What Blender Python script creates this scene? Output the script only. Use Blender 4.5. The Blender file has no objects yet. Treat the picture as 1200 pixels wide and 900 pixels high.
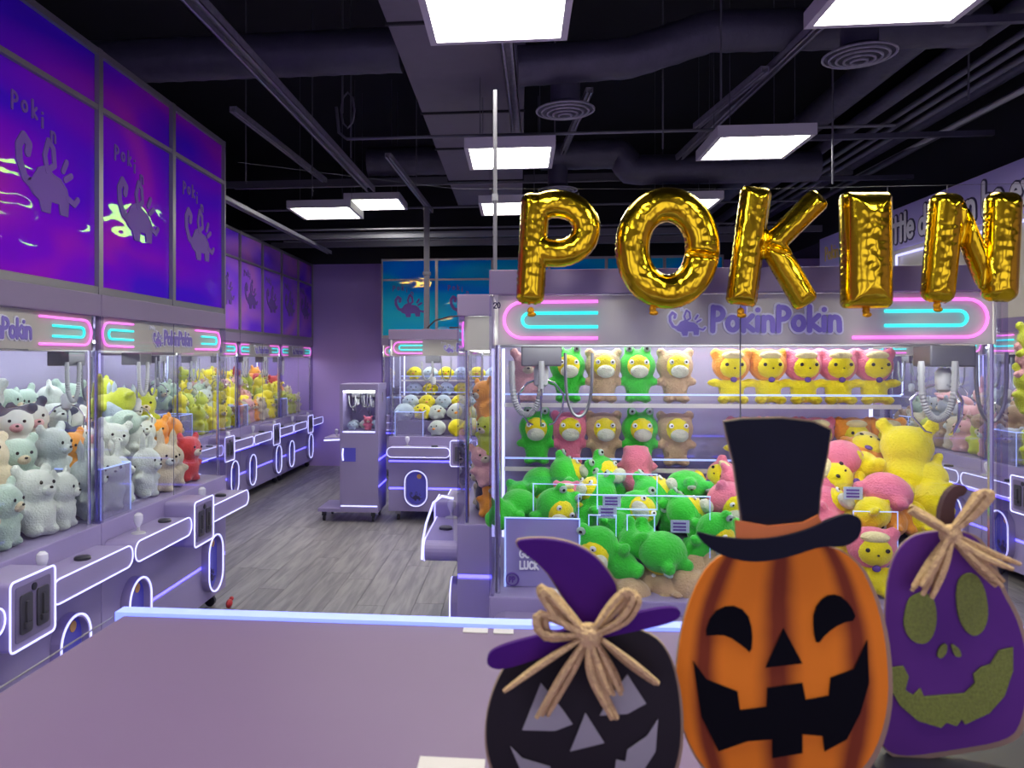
import bpy, bmesh, math, random
from mathutils import Vector, Matrix, noise
random.seed(7)
S = bpy.context.scene
COL = S.collection
PI = math.pi

# ------------------------------------------------------------------ camera
# room axes: x right, y into the room, z up; the camera stands behind the counter
YAW = math.atan(.095); CY_, SY_ = math.cos(YAW), math.sin(YAW)
cd = bpy.data.cameras.new('camera'); cam = bpy.data.objects.new('camera', cd); COL.objects.link(cam)
cam.location = (0, 0, 1.6); cam.rotation_euler = (PI/2, 0, YAW)
cd.sensor_width = 36; cd.lens = 27; cd.shift_x = .0646; cd.shift_y = -.0233
cd.clip_start = .05; cd.clip_end = 60
cd.dof.use_dof = True; cd.dof.focus_distance = 3.6; cd.dof.aperture_fstop = 6.5
S.camera = cam
def at(px, py, Y):
    """measurement helper: point of the photograph (1200x900) on the plane y = Y"""
    a = (px-(608-900*.095))/900; r = (a*CY_-SY_, CY_+a*SY_, -(py-422)/900); t = Y/r[1]
    return Vector((r[0]*t, Y, 1.6+r[2]*t))

# ------------------------------------------------------------------ world, view
w = bpy.data.worlds.new('world'); S.world = w; w.use_nodes = True
w.node_tree.nodes['Background'].inputs[0].default_value = (.62, .58, .80, 1)
w.node_tree.nodes['Background'].inputs[1].default_value = 1.0
S.view_settings.view_transform = 'Standard'; S.view_settings.look = 'None'
S.view_settings.gamma = 1; S.view_settings.use_curve_mapping = False
S.view_settings.exposure = 1.2
try:
    S.cycles.transparent_max_bounces = 24; S.cycles.max_bounces = 8; S.cycles.glossy_bounces = 4
    S.cycles.sample_clamp_indirect = 4; S.cycles.blur_glossy = .5
    S.cycles.caustics_reflective = False; S.cycles.caustics_refractive = False
    S.cycles.use_denoising = True
except Exception: pass
PANEL_STRENGTH = 11

# ------------------------------------------------------------------ materials
M = {}
def mat(name, col, rough=.5, metal=0, emit=None, es=1, bump=0, bs=60, var=0, vs=8, sheen=0, coat=0, spec=.5):
    m = bpy.data.materials.new(name); m.use_nodes = True; nt = m.node_tree; N = nt.nodes; L = nt.links
    b = N['Principled BSDF']; b.inputs['Base Color'].default_value = (*col, 1)
    b.inputs['Roughness'].default_value = rough; b.inputs['Metallic'].default_value = metal
    b.inputs['Specular IOR Level'].default_value = spec
    if sheen: b.inputs['Sheen Weight'].default_value = sheen
    if coat: b.inputs['Coat Weight'].default_value = coat; b.inputs['Coat Roughness'].default_value = .1
    if emit: b.inputs['Emission Color'].default_value = (*emit, 1); b.inputs['Emission Strength'].default_value = es
    tc = N.new('ShaderNodeTexCoord')
    if var:
        n = N.new('ShaderNodeTexNoise'); n.inputs['Scale'].default_value = vs; n.inputs['Detail'].default_value = 4
        L.new(tc.outputs['Object'], n.inputs['Vector'])
        h = N.new('ShaderNodeHueSaturation'); h.inputs['Color'].default_value = (*col, 1)
        r = N.new('ShaderNodeMapRange'); r.inputs[3].default_value = 1-var; r.inputs[4].default_value = 1+var
        L.new(n.outputs['Fac'], r.inputs[0]); L.new(r.outputs[0], h.inputs['Value']); L.new(h.outputs[0], b.inputs['Base Color'])
    if bump:
        n = N.new('ShaderNodeTexNoise'); n.inputs['Scale'].default_value = bs; n.inputs['Detail'].default_value = 3
        L.new(tc.outputs['Object'], n.inputs['Vector'])
        u = N.new('ShaderNodeBump'); u.inputs['Strength'].default_value = bump; u.inputs['Distance'].default_value = .01
        L.new(n.outputs['Fac'], u.inputs['Height']); L.new(u.outputs[0], b.inputs['Normal'])
    M[name] = m; return m
mat('lavender', (.335, .28, .51), .42, var=.06, vs=3)
mat('lavender_dark', (.20, .165, .30), .45, var=.06)
mat('wall_purple', (.40, .27, .66), .8, var=.08, vs=1.5)
mat('counter', (.180, .115, .225), .5, var=.05, vs=2, bump=.03, bs=8)
mat('fascia', (.25, .19, .33), .5, var=.05)
mat('header', (.62, .575, .50), .35, var=.12, vs=5)
mat('black', (.008, .008, .014), .7)
mat('deck', (.006, .006, .012), .9, var=.4, vs=2)
mat('duct', (.065, .062, .10), .5, metal=.3, bump=.5, bs=18, var=.3)
mat('soffit', (.15, .135, .18), .7, var=.1)
mat('strut', (.26, .25, .32), .45, metal=.3, var=.4, vs=30)
mat('pipe', (.13, .13, .16), .4, metal=.4)
mat('pole', (.13, .125, .15), .4, metal=.3)
mat('chrome', (.62, .62, .68), .18, metal=1)
mat('alu', (.30, .285, .31), .35, metal=.5)
mat('steel', (.22, .22, .25), .35, metal=.7)
mat('plastic_grey', (.5, .5, .54), .4)
mat('dark_plastic', (.025, .025, .035), .35)
mat('cable', (.36, .36, .38), .5)
mat('light_frame', (.48, .46, .52), .5)
mat('diffuser', (.9, .9, .85), .5, emit=(1, .985, .86), es=PANEL_STRENGTH)
mat('led_blue', (.3, .3, .8), .5, emit=(.085, .07, 1.0), es=2.0)
mat('led_white', (.7, .7, 1), .5, emit=(.50, .50, 1), es=.62)
mat('led_counter', (.4, .45, 1), .5, emit=(.13, .21, 1), es=.6)
mat('led_case', (.9, .9, 1), .5, emit=(.55, .58, 1), es=0.6)
mat('led_lamp', (1, 1, .9), .5, emit=(.95, 1, .92), es=9.0)
mat('neon_pink', (1, .3, .9), .4, emit=(1, .17, .80), es=0.58)
mat('neon_cyan', (.1, .9, .9), .4, emit=(.02, .85, .85), es=0.47)
mat('acrylic_edge', (.5, .6, 1), .3, emit=(.33, .45, 1), es=0.34)
mat('logo_white', (.90, .88, .95), .5)
mat('logo_purple', (.30, .22, .68), .45)
mat('ink_purple', (.13, .06, .33), .6)
mat('ink_lilac', (.17, .07, .42), .6)
mat('sign_face', (.55, .48, .88), .5, var=.06, vs=2)
mat('ink_dark', (.035, .025, .09), .5)
mat('ink_yellow', (.8, .6, .12), .5)
mat('flap', (.10, .09, .36), .15, emit=(.05, .05, .8), es=.06)
mat('moon', (.65, .35, .12), .5)
mat('mech', (.11, .105, .125), .35, metal=.5)
mat('joystick', (.75, .74, .85), .15)
mat('raffia', (.62, .42, .20), .8, bump=.8, bs=150, var=.25, vs=60)
mat('mdf', (.33, .23, .15), .8)
mat('hat_purple', (.055, .006, .15), .8, spec=.2, var=.25, vs=14)
mat('hat_black', (.005, .006, .016), .8, spec=.2, var=.4, vs=8)
mat('pumpkin_black', (.014, .011, .015), .7, spec=.25, var=.35, vs=6)
mat('face_grey', (.34, .335, .345), .8, spec=.2, var=.08)
mat('face_black', (.002, .002, .005), .9, spec=.12)
mat('pumpkin_purple', (.10, .022, .20), .7, spec=.25, var=.2, vs=7)
mat('glitter_green', (.16, .20, .025), .5, var=.6, vs=260, bump=.35, bs=500)
mat('stem_brown', (.07, .03, .035), .7, var=.3)
mat('band_orange', (.60, .16, .03), .6, var=.2, vs=12)
mat('tray_black', (.012, .012, .02), .4)
mat('white_card', (.62, .58, .58), .4)
mat('red', (.5, .02, .03), .5)
mat('eye_white', (.85, .85, .85), .3)
mat('eye_dark', (.02, .012, .012), .2)
def plush(name, col): return mat(name, col, .85, bump=.6, bs=170, var=.14, vs=26, sheen=.4, spec=.2)
plush('fur_green', (.045, .60, .04)); plush('fur_beige', (.56, .38, .22)); plush('fur_pink', (.80, .20, .30))
plush('fur_yellow', (.90, .76, .01)); plush('fur_orange', (.88, .34, .035)); plush('fur_bill', (.62, .63, .50))
plush('fur_cream', (.62, .54, .38)); plush('fur_white', (.60, .65, .60)); plush('fur_mint', (.42, .55, .47))
plush('fur_tan', (.42, .28, .17)); plush('fur_grey', (.36, .38, .45)); plush('fur_icy', (.50, .60, .72))
plush('fur_red', (.62, .05, .05)); plush('fur_brim', (.85, .74, .38)); plush('fur_rose', (.72, .38, .40))
plush('fur_lime', (.55, .62, .05)); plush('fur_dark', (.05, .045, .07))

def glass(name, tint=(1, 1, 1), rough=.02, ior=1.35):
    m = bpy.data.materials.new(name); m.use_nodes = True; nt = m.node_tree; N = nt.nodes; L = nt.links; N.clear()
    o = N.new('ShaderNodeOutputMaterial'); mx = N.new('ShaderNodeMixShader'); t = N.new('ShaderNodeBsdfTransparent')
    g = N.new('ShaderNodeBsdfGlossy'); f = N.new('ShaderNodeFresnel')
    t.inputs[0].default_value = (*tint, 1); g.inputs['Roughness'].default_value = rough; f.inputs[0].default_value = ior
    # thin sheet: only the outer face reflects (the inner face would otherwise give total reflection, which a thin pane has not)
    ge = N.new('ShaderNodeNewGeometry'); iv = N.new('ShaderNodeMath'); iv.operation = 'SUBTRACT'; iv.inputs[0].default_value = 1; L.new(ge.outputs['Backfacing'], iv.inputs[1])
    mu = N.new('ShaderNodeMath'); mu.operation = 'MULTIPLY'; L.new(f.outputs[0], mu.inputs[0]); L.new(iv.outputs[0], mu.inputs[1])
    L.new(mu.outputs[0], mx.inputs[0]); L.new(t.outputs[0], mx.inputs[1]); L.new(g.outputs[0], mx.inputs[2]); L.new(mx.outputs[0], o.inputs[0])
    M[name] = m
glass('glass', (.97, .98, .99)); glass('acrylic', (.86, .84, .98), .05, 1.4); glass('post_clear', (.80, .78, .90), .1, 1.6)

def frost(name, tint, k):
    m = bpy.data.materials.new(name); m.use_nodes = True; nt = m.node_tree; N = nt.nodes; L = nt.links; N.clear()
    o = N.new('ShaderNodeOutputMaterial'); mx = N.new('ShaderNodeMixShader'); t = N.new('ShaderNodeBsdfTransparent')
    g = N.new('ShaderNodeBsdfPrincipled'); g.inputs['Base Color'].default_value = (*tint, 1); g.inputs['Roughness'].default_value = .2
    mx.inputs[0].default_value = k
    L.new(t.outputs[0], mx.inputs[1]); L.new(g.outputs[0], mx.inputs[2]); L.new(mx.outputs[0], o.inputs[0]); M[name] = m
frost('chute_acrylic', (.42, .36, .70), .72); frost('chute_clear', (.42, .38, .62), .3); frost('back_panel', (.42, .38, .55), .62)

def film(name, c1, c2, c3, shine, k, wav=.5):
    """iridescent window film: saturated body colour, glossy layer of the complementary tint, slightly wavy"""
    m = bpy.data.materials.new(name); m.use_nodes = True; nt = m.node_tree; N = nt.nodes; L = nt.links; N.clear()
    o = N.new('ShaderNodeOutputMaterial'); tc = N.new('ShaderNodeTexCoord')
    mp = N.new('ShaderNodeMapping'); mp.inputs['Scale'].default_value = (.55, .55, 1.3); L.new(tc.outputs['Object'], mp.inputs[0])
    n = N.new('ShaderNodeTexNoise'); n.inputs['Scale'].default_value = 1.3; n.inputs['Detail'].default_value = 1.5; n.inputs['Distortion'].default_value = .8
    L.new(mp.outputs[0], n.inputs['Vector'])
    cr = N.new('ShaderNodeValToRGB'); e = cr.color_ramp.elements
    e[0].position = .36; e[0].color = (*c1, 1); e[1].position = .64; e[1].color = (*c3, 1)
    x = e.new(.5); x.color = (*c2, 1)
    L.new(n.outputs['Fac'], cr.inputs[0])
    d = N.new('ShaderNodeBsdfDiffuse'); L.new(cr.outputs[0], d.inputs[0])
    g = N.new('ShaderNodeBsdfGlossy'); g.inputs['Color'].default_value = (*shine, 1); g.inputs['Roughness'].default_value = .03
    n2 = N.new('ShaderNodeTexNoise'); n2.inputs['Scale'].default_value = 2.2; n2.inputs['Detail'].default_value = 2
    mp2 = N.new('ShaderNodeMapping'); mp2.inputs['Scale'].default_value = (.8, .8, 1.5); L.new(tc.outputs['Object'], mp2.inputs[0]); L.new(mp2.outputs[0], n2.inputs['Vector'])
    b = N.new('ShaderNodeBump'); b.inputs['Strength'].default_value = wav; b.inputs['Distance'].default_value = .05
    L.new(n2.outputs['Fac'], b.inputs['Height']); L.new(b.outputs[0], g.inputs['Normal'])
    mx = N.new('ShaderNodeMixShader'); mx.inputs[0].default_value = k
    L.new(d.outputs[0], mx.inputs[1]); L.new(g.outputs[0], mx.inputs[2]); L.new(mx.outputs[0], o.inputs[0]); M[name] = m
film('film_violet', (.10, .01, 1.0), (.30, .01, .95), (.75, .04, .62), (.10, .26, .02), .20)
film('film_far', (.20, .05, .95), (.40, .14, .85), (.60, .20, .62), (.2, .2, .3), .15)
film('film_blue', (.0, .22, .95), (.0, .40, .85), (.02, .52, .75), (.55, .33, .02), .12, .15)

# gold foil
def gold():
    m = bpy.data.materials.new('gold_foil'); m.use_nodes = True; N = m.node_tree.nodes; L = m.node_tree.links; b = N['Principled BSDF']
    b.inputs['Base Color'].default_value = (.74, .50, .018, 1); b.inputs['Metallic'].default_value = 1; b.inputs['Roughness'].default_value = .17
    tc = N.new('ShaderNodeTexCoord'); n = N.new('ShaderNodeTexNoise'); n.inputs['Scale'].default_value = 16; n.inputs['Detail'].default_value = 2
    u = N.new('ShaderNodeBump'); u.inputs['Strength'].default_value = .05; u.inputs['Distance'].default_value = .01
    L.new(tc.outputs['Object'], n.inputs['Vector']); L.new(n.outputs['Fac'], u.inputs['Height']); L.new(u.outputs[0], b.inputs['Normal']); M['gold_foil'] = m
gold()
mat('gold_seam', (.75, .36, .02), .35, metal=1, bump=.8, bs=120)

# orange pumpkin with painted ribs (paint, curves with the outline)
def ribbed():
    m = bpy.data.materials.new('pumpkin_orange'); m.use_nodes = True; N = m.node_tree.nodes; L = m.node_tree.links; b = N['Principled BSDF']
    b.inputs['Roughness'].default_value = .75; b.inputs['Specular IOR Level'].default_value = .2
    tc = N.new('ShaderNodeTexCoord'); sp = N.new('ShaderNodeSeparateXYZ'); L.new(tc.outputs['Object'], sp.inputs[0])
    def mth(op, a, b_=None, c=None):
        n = N.new('ShaderNodeMath'); n.operation = op
        for i, v in enumerate((a, b_, c)):
            if v is None: continue
            if isinstance(v, (int, float)): n.inputs[i].default_value = v
            else: L.new(v, n.inputs[i])
        return n.outputs[0]
    zz = mth('DIVIDE', mth('SUBTRACT', sp.outputs[2], .15), .205)
    wdt = mth('SQRT', mth('MAXIMUM', mth('SUBTRACT', 1.0, mth('MULTIPLY', zz, zz)), .05))
    u = mth('DIVIDE', mth('DIVIDE', sp.outputs[0], .136), wdt)
    au = mth('ARCSINE', mth('MAXIMUM', mth('MINIMUM', u, .99), -.99))
    nz = N.new('ShaderNodeTexNoise'); nz.inputs['Scale'].default_value = 14; L.new(tc.outputs['Object'], nz.inputs['Vector'])
    ph = mth('ADD', mth('MULTIPLY', au, 8.2), mth('MULTIPLY', nz.outputs['Fac'], .9))
    s = mth('POWER', mth('ABSOLUTE', mth('COSINE', mth('MULTIPLY', ph, .5))), 5.0)
    cr = N.new('ShaderNodeValToRGB'); e = cr.color_ramp.elements
    e[0].position = .05; e[0].color = (.80, .22, .015, 1); e[1].position = .9; e[1].color = (.20, .035, .012, 1)
    L.new(s, cr.inputs[0]); L.new(cr.outputs[0], b.inputs['Base Color']); M['pumpkin_orange'] = m
ribbed()
def cow():
    m = bpy.data.materials.new('fur_cow'); m.use_nodes = True; N = m.node_tree.nodes; L = m.node_tree.links; b = N['Principled BSDF']
    b.inputs['Roughness'].default_value = .85
    tc = N.new('ShaderNodeTexCoord'); n = N.new('ShaderNodeTexNoise'); n.inputs['Scale'].default_value = 11; n.inputs['Detail'].default_value = 0
    cr = N.new('ShaderNodeValToRGB'); e = cr.color_ramp.elements; cr.color_ramp.interpolation = 'CONSTANT'
    e[0].color = (.72, .72, .66, 1); e[1].position = .57; e[1].color = (.07, .07, .12, 1)
    L.new(tc.outputs['Object'], n.inputs['Vector']); L.new(n.outputs['Fac'], cr.inputs[0]); L.new(cr.outputs[0], b.inputs['Base Color']); M['fur_cow'] = m
cow()
def wood():
    m = bpy.data.materials.new('plank'); m.use_nodes = True; N = m.node_tree.nodes; L = m.node_tree.links; b = N['Principled BSDF']
    tc = N.new('ShaderNodeTexCoord'); mp = N.new('ShaderNodeMapping'); mp.inputs['Scale'].default_value = (14, 1.3, 1)
    oi = N.new('ShaderNodeObjectInfo'); ad = N.new('ShaderNodeVectorMath'); ad.operation = 'ADD'
    sc = N.new('ShaderNodeVectorMath'); sc.operation = 'SCALE'; sc.inputs[0].default_value = (31, 17, 5); L.new(oi.outputs['Random'], sc.inputs['Scale'])
    L.new(tc.outputs['Object'], mp.inputs[0]); L.new(mp.outputs[0], ad.inputs[0]); L.new(sc.outputs[0], ad.inputs[1])
    n = N.new('ShaderNodeTexNoise'); n.inputs['Scale'].default_value = 1.6; n.inputs['Detail'].default_value = 7; n.inputs['Distortion'].default_value = .5
    L.new(ad.outputs[0], n.inputs['Vector'])
    cr = N.new('ShaderNodeValToRGB'); e = cr.color_ramp.elements
    e[0].position = .34; e[0].color = (.16, .15, .16, 1); e[1].position = .66; e[1].color = (.31, .285, .285, 1)
    L.new(n.outputs['Fac'], cr.inputs[0])
    h = N.new('ShaderNodeHueSaturation'); r = N.new('ShaderNodeMapRange'); r.inputs[3].default_value = .88; r.inputs[4].default_value = 1.14
    L.new(oi.outputs['Random'], r.inputs[0]); L.new(r.outputs[0], h.inputs['Value']); L.new(cr.outputs[0], h.inputs['Color'])
    L.new(h.outputs[0], b.inputs['Base Color']); b.inputs['Roughness'].default_value = .42; M['plank'] = m
wood()

# ------------------------------------------------------------------ mesh helpers
class MB:
    def __init__(s): s.v = []; s.f = []
    def add(s, vs, fs):
        n = len(s.v); s.v += [tuple(v) for v in vs]; s.f += [tuple(i+n for i in f) for f in fs]; return s
    def box(s, x0, y0, z0, x1, y1, z1, c=0):
        if c:
            bm = bmesh.new(); bmesh.ops.create_cube(bm, size=1)
            for v in bm.verts: v.co = ((x0+x1)/2+v.co.x*(x1-x0), (y0+y1)/2+v.co.y*(y1-y0), (z0+z1)/2+v.co.z*(z1-z0))
            bmesh.ops.bevel(bm, geom=bm.edges[:], offset=c, segments=2, affect='EDGES', profile=.6)
            s.add([v.co[:] for v in bm.verts], [[v.index for v in f.verts] for f in bm.faces]) if not bm.verts.index_update() else 0
            bm.free(); return s
        s.add([(x0,y0,z0),(x1,y0,z0),(x1,y1,z0),(x0,y1,z0),(x0,y0,z1),(x1,y0,z1),(x1,y1,z1),(x0,y1,z1)],
              [(0,3,2,1),(4,5,6,7),(0,1,5,4),(1,2,6,5),(2,3,7,6),(3,0,4,7)]); return s
    def tube(s, pts, r, n=8, closed=False, cap=True):
        pts = [Vector(p) for p in pts]; k = len(pts); rr = r if isinstance(r, (list, tuple)) else [r]*k
        rings = []; up = None
        for i, p in enumerate(pts):
            a = pts[(i-1) % k] if (closed or i > 0) else p; b = pts[(i+1) % k] if (closed or i < k-1) else p
            t = (b-a).normalized()
            if up is None:
                up = Vector((0, 0, 1)) if abs(t.z) < .9 else Vector((0, 1, 0))
            u = (up - t*up.dot(t))
            u = u.normalized() if u.length > 1e-6 else t.orthogonal().normalized()
            up = u; w_ = t.cross(u)
            rings.append([p+(u*math.cos(2*PI*j/n)+w_*math.sin(2*PI*j/n))*rr[i] for j in range(n)])
        fs = []
        for i in range(k if closed else k-1):
            for j in range(n):
                a = i*n+j; b = i*n+(j+1) % n; c = ((i+1) % k)*n+(j+1) % n; d = ((i+1) % k)*n+j
                fs.append((a, b, c, d))
        if cap and not closed: fs += [tuple(range(n-1, -1, -1)), tuple((k-1)*n+j for j in range(n))]
        s.add([v for q in rings for v in q], fs); return s
    def lathe(s, prof, c=(0, 0, 0), n=20, axis='z'):
        vs = []; fs = []
        for r, h in prof:
            for j in range(n):
                x, y = r*math.cos(2*PI*j/n), r*math.sin(2*PI*j/n)
                vs.append((c[0]+x, c[1]+y, c[2]+h) if axis == 'z' else ((c[0]+x, c[1]+h, c[2]+y) if axis == 'y' else (c[0]+h, c[1]+x, c[2]+y)))
        for i in range(len(prof)-1):
            for j in range(n): fs.append((i*n+j, i*n+(j+1) % n, (i+1)*n+(j+1) % n, (i+1)*n+j))
        fs += [tuple(range(n-1, -1, -1)), tuple((len(prof)-1)*n+j for j in range(n))]
        s.add(vs, fs); return s
    def ell(s, c, r, n=12, m=8):
        vs = [(c[0], c[1], c[2]+r[2])]; fs = []
        for i in range(1, m):
            a = PI*i/m
            for j in range(n): vs.append((c[0]+r[0]*math.sin(a)*math.cos(2*PI*j/n), c[1]+r[1]*math.sin(a)*math.sin(2*PI*j/n), c[2]+r[2]*math.cos(a)))
        vs.append((c[0], c[1], c[2]-r[2])); e = len(vs)-1
        for j in range(n):
            fs.append((0, 1+j, 1+(j+1) % n)); fs.append((e, e-n+(j+1) % n, e-n+j))
            for i in range(m-2): a = 1+i*n; fs.append((a+j, a+n+j, a+n+(j+1) % n, a+(j+1) % n))
        s.add(vs, fs); return s
    def prism(s, pts, y0, y1):
        """polygon in xz, extruded along y; bridges concave shapes by bmesh triangulation"""
        n = len(pts); vs = [(p[0], y0, p[1]) for p in pts]+[(p[0], y1, p[1]) for p in pts]
        s.add(vs, [tuple(range(n)), tuple(range(2*n-1, n-1, -1))]+[(i, i+n, (i+1) % n+n, (i+1) % n) for i in range(n)]); return s
    def stroke(s, pts, r, y0, y1, n=6):
        """flat round-ended marker stroke on the xz plane (used for lettering)"""
        for (ax, az), (bx, bz) in zip(pts, pts[1:]):
            s.k = (getattr(s, 'k', 0)+1) % 8; yk = y0-s.k*.00016; a = math.atan2(bz-az, bx-ax); q = []
            for i in range(n+1): t = a+PI/2+PI*i/n; q.append((ax+r*math.cos(t), az+r*math.sin(t)))
            for i in range(n+1): t = a-PI/2+PI*i/n; q.append((bx+r*math.cos(t), bz+r*math.sin(t)))
            s.prism(q, yk, y1)
        return s
    def mesh(s, name, m, smooth=False):
        me = bpy.data.meshes.new(name); me.from_pydata(s.v, [], s.f)
        bm = bmesh.new(); bm.from_mesh(me)
        bmesh.ops.triangulate(bm, faces=[f for f in bm.faces if len(f.verts) > 5])
        bmesh.ops.recalc_face_normals(bm, faces=bm.faces[:]); bm.to_mesh(me); bm.free()
        if m: me.materials.append(M[m])
        if smooth:
            for p in me.polygons: p.use_smooth = True
            try: me.set_sharp_from_angle(angle=.7)
            except Exception: pass
        return me
    def build(s, name, m, parent=None, smooth=False, loc=None, rot=None):
        o = bpy.data.objects.new(name, s.mesh(name, m, smooth)); COL.objects.link(o)
        if parent: o.parent = parent
        if loc is not None: o.location = loc
        if rot is not None: o.rotation_euler = rot
        return o
def tag(o, label=None, cat=None, group=None, kind=None):
    if label: o['label'] = label
    if cat: o['category'] = cat
    if group: o['group'] = group
    if kind: o['kind'] = kind
    return o
def empty(name, loc=(0, 0, 0), rz=0, label=None, cat=None, group=None):
    o = bpy.data.objects.new(name, None); COL.objects.link(o); o.location = loc; o.rotation_euler = (0, 0, rz); o.empty_display_size = .05
    return tag(o, label, cat, group)
KIDS = {}
def copy_tree(o, parent=None, skip=()):
    c = o.copy(); COL.objects.link(c)
    if parent: c.parent = parent
    for ch in list(o.children):
        if ch.name.split('.')[0] in skip: continue
        copy_tree(ch, c)
    return c
def arc(cx, cz, r, a0, a1, n=8, y=None):
    q = [(cx+r*math.cos(a0+(a1-a0)*i/n), cz+r*math.sin(a0+(a1-a0)*i/n)) for i in range(n+1)]
    return q if y is None else [(x, y, z) for x, z in q]
def rrect(x0, z0, x1, z1, r, n=5):
    return arc(x1-r, z1-r, r, 0, PI/2, n)+arc(x0+r, z1-r, r, PI/2, PI, n)+arc(x0+r, z0+r, r, PI, 1.5*PI, n)+arc(x1-r, z0+r, r, 1.5*PI, 2*PI, n)
def at3(q, y): return [(x, y, z) for x, z in q]

# lettering: a hand-drawn stroke alphabet, unit height 1
def ring(cx, cz, rx, rz, n=14, a0=0, a1=2*PI): return [(cx+rx*math.cos(a0+(a1-a0)*i/n), cz+rz*math.sin(a0+(a1-a0)*i/n)) for i in range(n+1)]
G = {
 'P': (.62, [[(.1, 0), (.12, 1)], [(.12, .95)]+ring(.25, .72, .27, .25, 8, PI/2, -PI/2)+[(.14, .46)]]),
 'G': (.72, [ring(.36, .5, .3, .48, 12, .7, 2*PI-.5)+[(.62, .45), (.42, .45)]]),
 'O': (.76, [ring(.36, .5, .3, .47)]), 'D': (.7, [[(.1, 0), (.1, 1)], [(.1, .97)]+ring(.2, .5, .42, .47, 8, PI/2, -PI/2)+[(.1, .03)]]),
 'L': (.58, [[(.1, 1), (.1, .03), (.5, .03)]]), 'U': (.7, [[(.1, 1), (.1, .3)]+ring(.33, .3, .23, .27, 6, PI, 2*PI)+[(.56, 1)]]),
 'C': (.68, [ring(.36, .5, .28, .47, 10, .8, 2*PI-.8)]), 'K': (.64, [[(.1, 0), (.1, 1)], [(.55, 1), (.12, .48), (.58, 0)]]),
 'A': (.7, [[(.05, 0), (.33, 1), (.6, 0)], [(.14, .35), (.52, .35)]]),
 'o': (.58, [ring(.27, .3, .21, .27)]), 'k': (.54, [[(.1, 0), (.1, .98)], [(.46, .62), (.14, .3), (.5, .02)]]),
 'i': (.26, [[(.12, .02), (.12, .55)], [(.12, .86), (.121, .87)]]), 'n': (.56, [[(.09, 0), (.09, .56)], [(.09, .38)]+ring(.27, .36, .18, .2, 6, PI, 0)+[(.46, 0)]]),
 'l': (.26, [[(.12, 0), (.12, 1)]]), 't': (.42, [[(.2, .95), (.2, .0)], [(.02, .66), (.38, .66)]]),
 'e': (.56, [[(.06, .33), (.46, .33)]+ring(.26, .31, .2, .28, 10, 0, 1.75*PI)]), 'd': (.58, [ring(.25, .28, .19, .26), [(.45, 1), (.45, 0)]]),
 'c': (.5, [ring(.27, .3, .2, .27, 8, .8, 2*PI-.8)]), 'a': (.58, [ring(.25, .28, .19, .26), [(.45, .55), (.45, 0)]]),
 'b': (.58, [ring(.3, .28, .19, .26), [(.1, 1), (.1, 0)]]), 'x': (.5, [[(.04, .58), (.42, 0)], [(.42, .58), (.04, 0)]]),
 'g': (.56, [ring(.25, .32, .19, .24), [(.45, .56), (.45, -.15), (.3, -.3), (.08, -.22)]]), ' ': (.34, []),
 '2': (.6, [ring(.27, .7, .22, .25, 6, PI, 0)+[(.05, .03), (.52, .03)]]), '0': (.62, [ring(.28, .5, .22, .46)]),
}
def text(mb, s, x, z, h, r, y0, y1, sp=1.0):
    for ch in s:
        wd, st = G[ch]
        for q in st: mb.stroke([(x+a*h, z+b*h) for a, b in q], r, y0, y1)
        x += wd*h*sp
    return x
def text_w(s, h, sp=1.0): return sum(G[c][0] for c in s)*h*sp
def letters(parent, st, x, z, h, r1, r2, y, sp, m1, m2):
    for ch in st:
        if ch != ' ':
            a = MB(); b = MB(); text(a, ch, x, z, h, r1, y-.006, y, sp); text(b, ch, x, z, h, r2, y-.0095, y-.0075, sp)
            o = a.build('letter', m1, parent); b.build('letter_fill', m2, o) if parent.parent is None else b.build('letter_fill', m2, parent)
        x += G[ch][0]*h*sp
# long-trunked walking animal emblem: flat pieces, unit width 1
EMB = dict(
  body=[(.18, .30), (.28, .34), (.36, .45), (.48, .50), (.60, .44), (.72, .42), (.82, .34), (.86, .24), (.84, .08), (.72, .08), (.70, .18), (.56, .18), (.54, .06), (.42, .06), (.38, .16), (.28, .20)],
  trunk=[[(.30, .26), (.16, .32), (.08, .46), (.07, .60), (.14, .70), (.22, .64), (.20, .56)]],
  ear=[(.50, .46), (.46, .60), (.52, .76), (.60, .70), (.62, .54), (.50, .46)],
  tail=[[(.84, .26), (.96, .22), (1.02, .28)], [(.80, .44), (.90, .50)], [(.76, .52), (.82, .62)]])
def emblem(mb, x, z, s, y0, y1, grow=0):
    e = EMB
    q = [(x+a*s, z+b*s) for a, b in e['body']]
    mb.prism(q, y0, y1)
    if grow: mb.stroke(q+[q[0]], grow, y0, y1)
    for t in e['trunk']: mb.stroke([(x+a*s, z+b*s) for a, b in t], .035*s+grow, y0, y1)
    mb.stroke([(x+a*s, z+b*s) for a, b in e['ear']], .022*s+grow, y0, y1)
    for t in e['tail']: mb.stroke([(x+a*s, z+b*s) for a, b in t], .022*s+grow, y0, y1)
    return mb
def emblem_word(mb, x, z, s, r, y0, y1):
    for i, ch in enumerate('Pokin'):
        t = i/4; text(mb, ch, x+s*(.0+.155*i), z+s*(.86+.12*math.sin(PI*t*.8+.4)-.12*t), s*.17, r, y0, y1)

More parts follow.
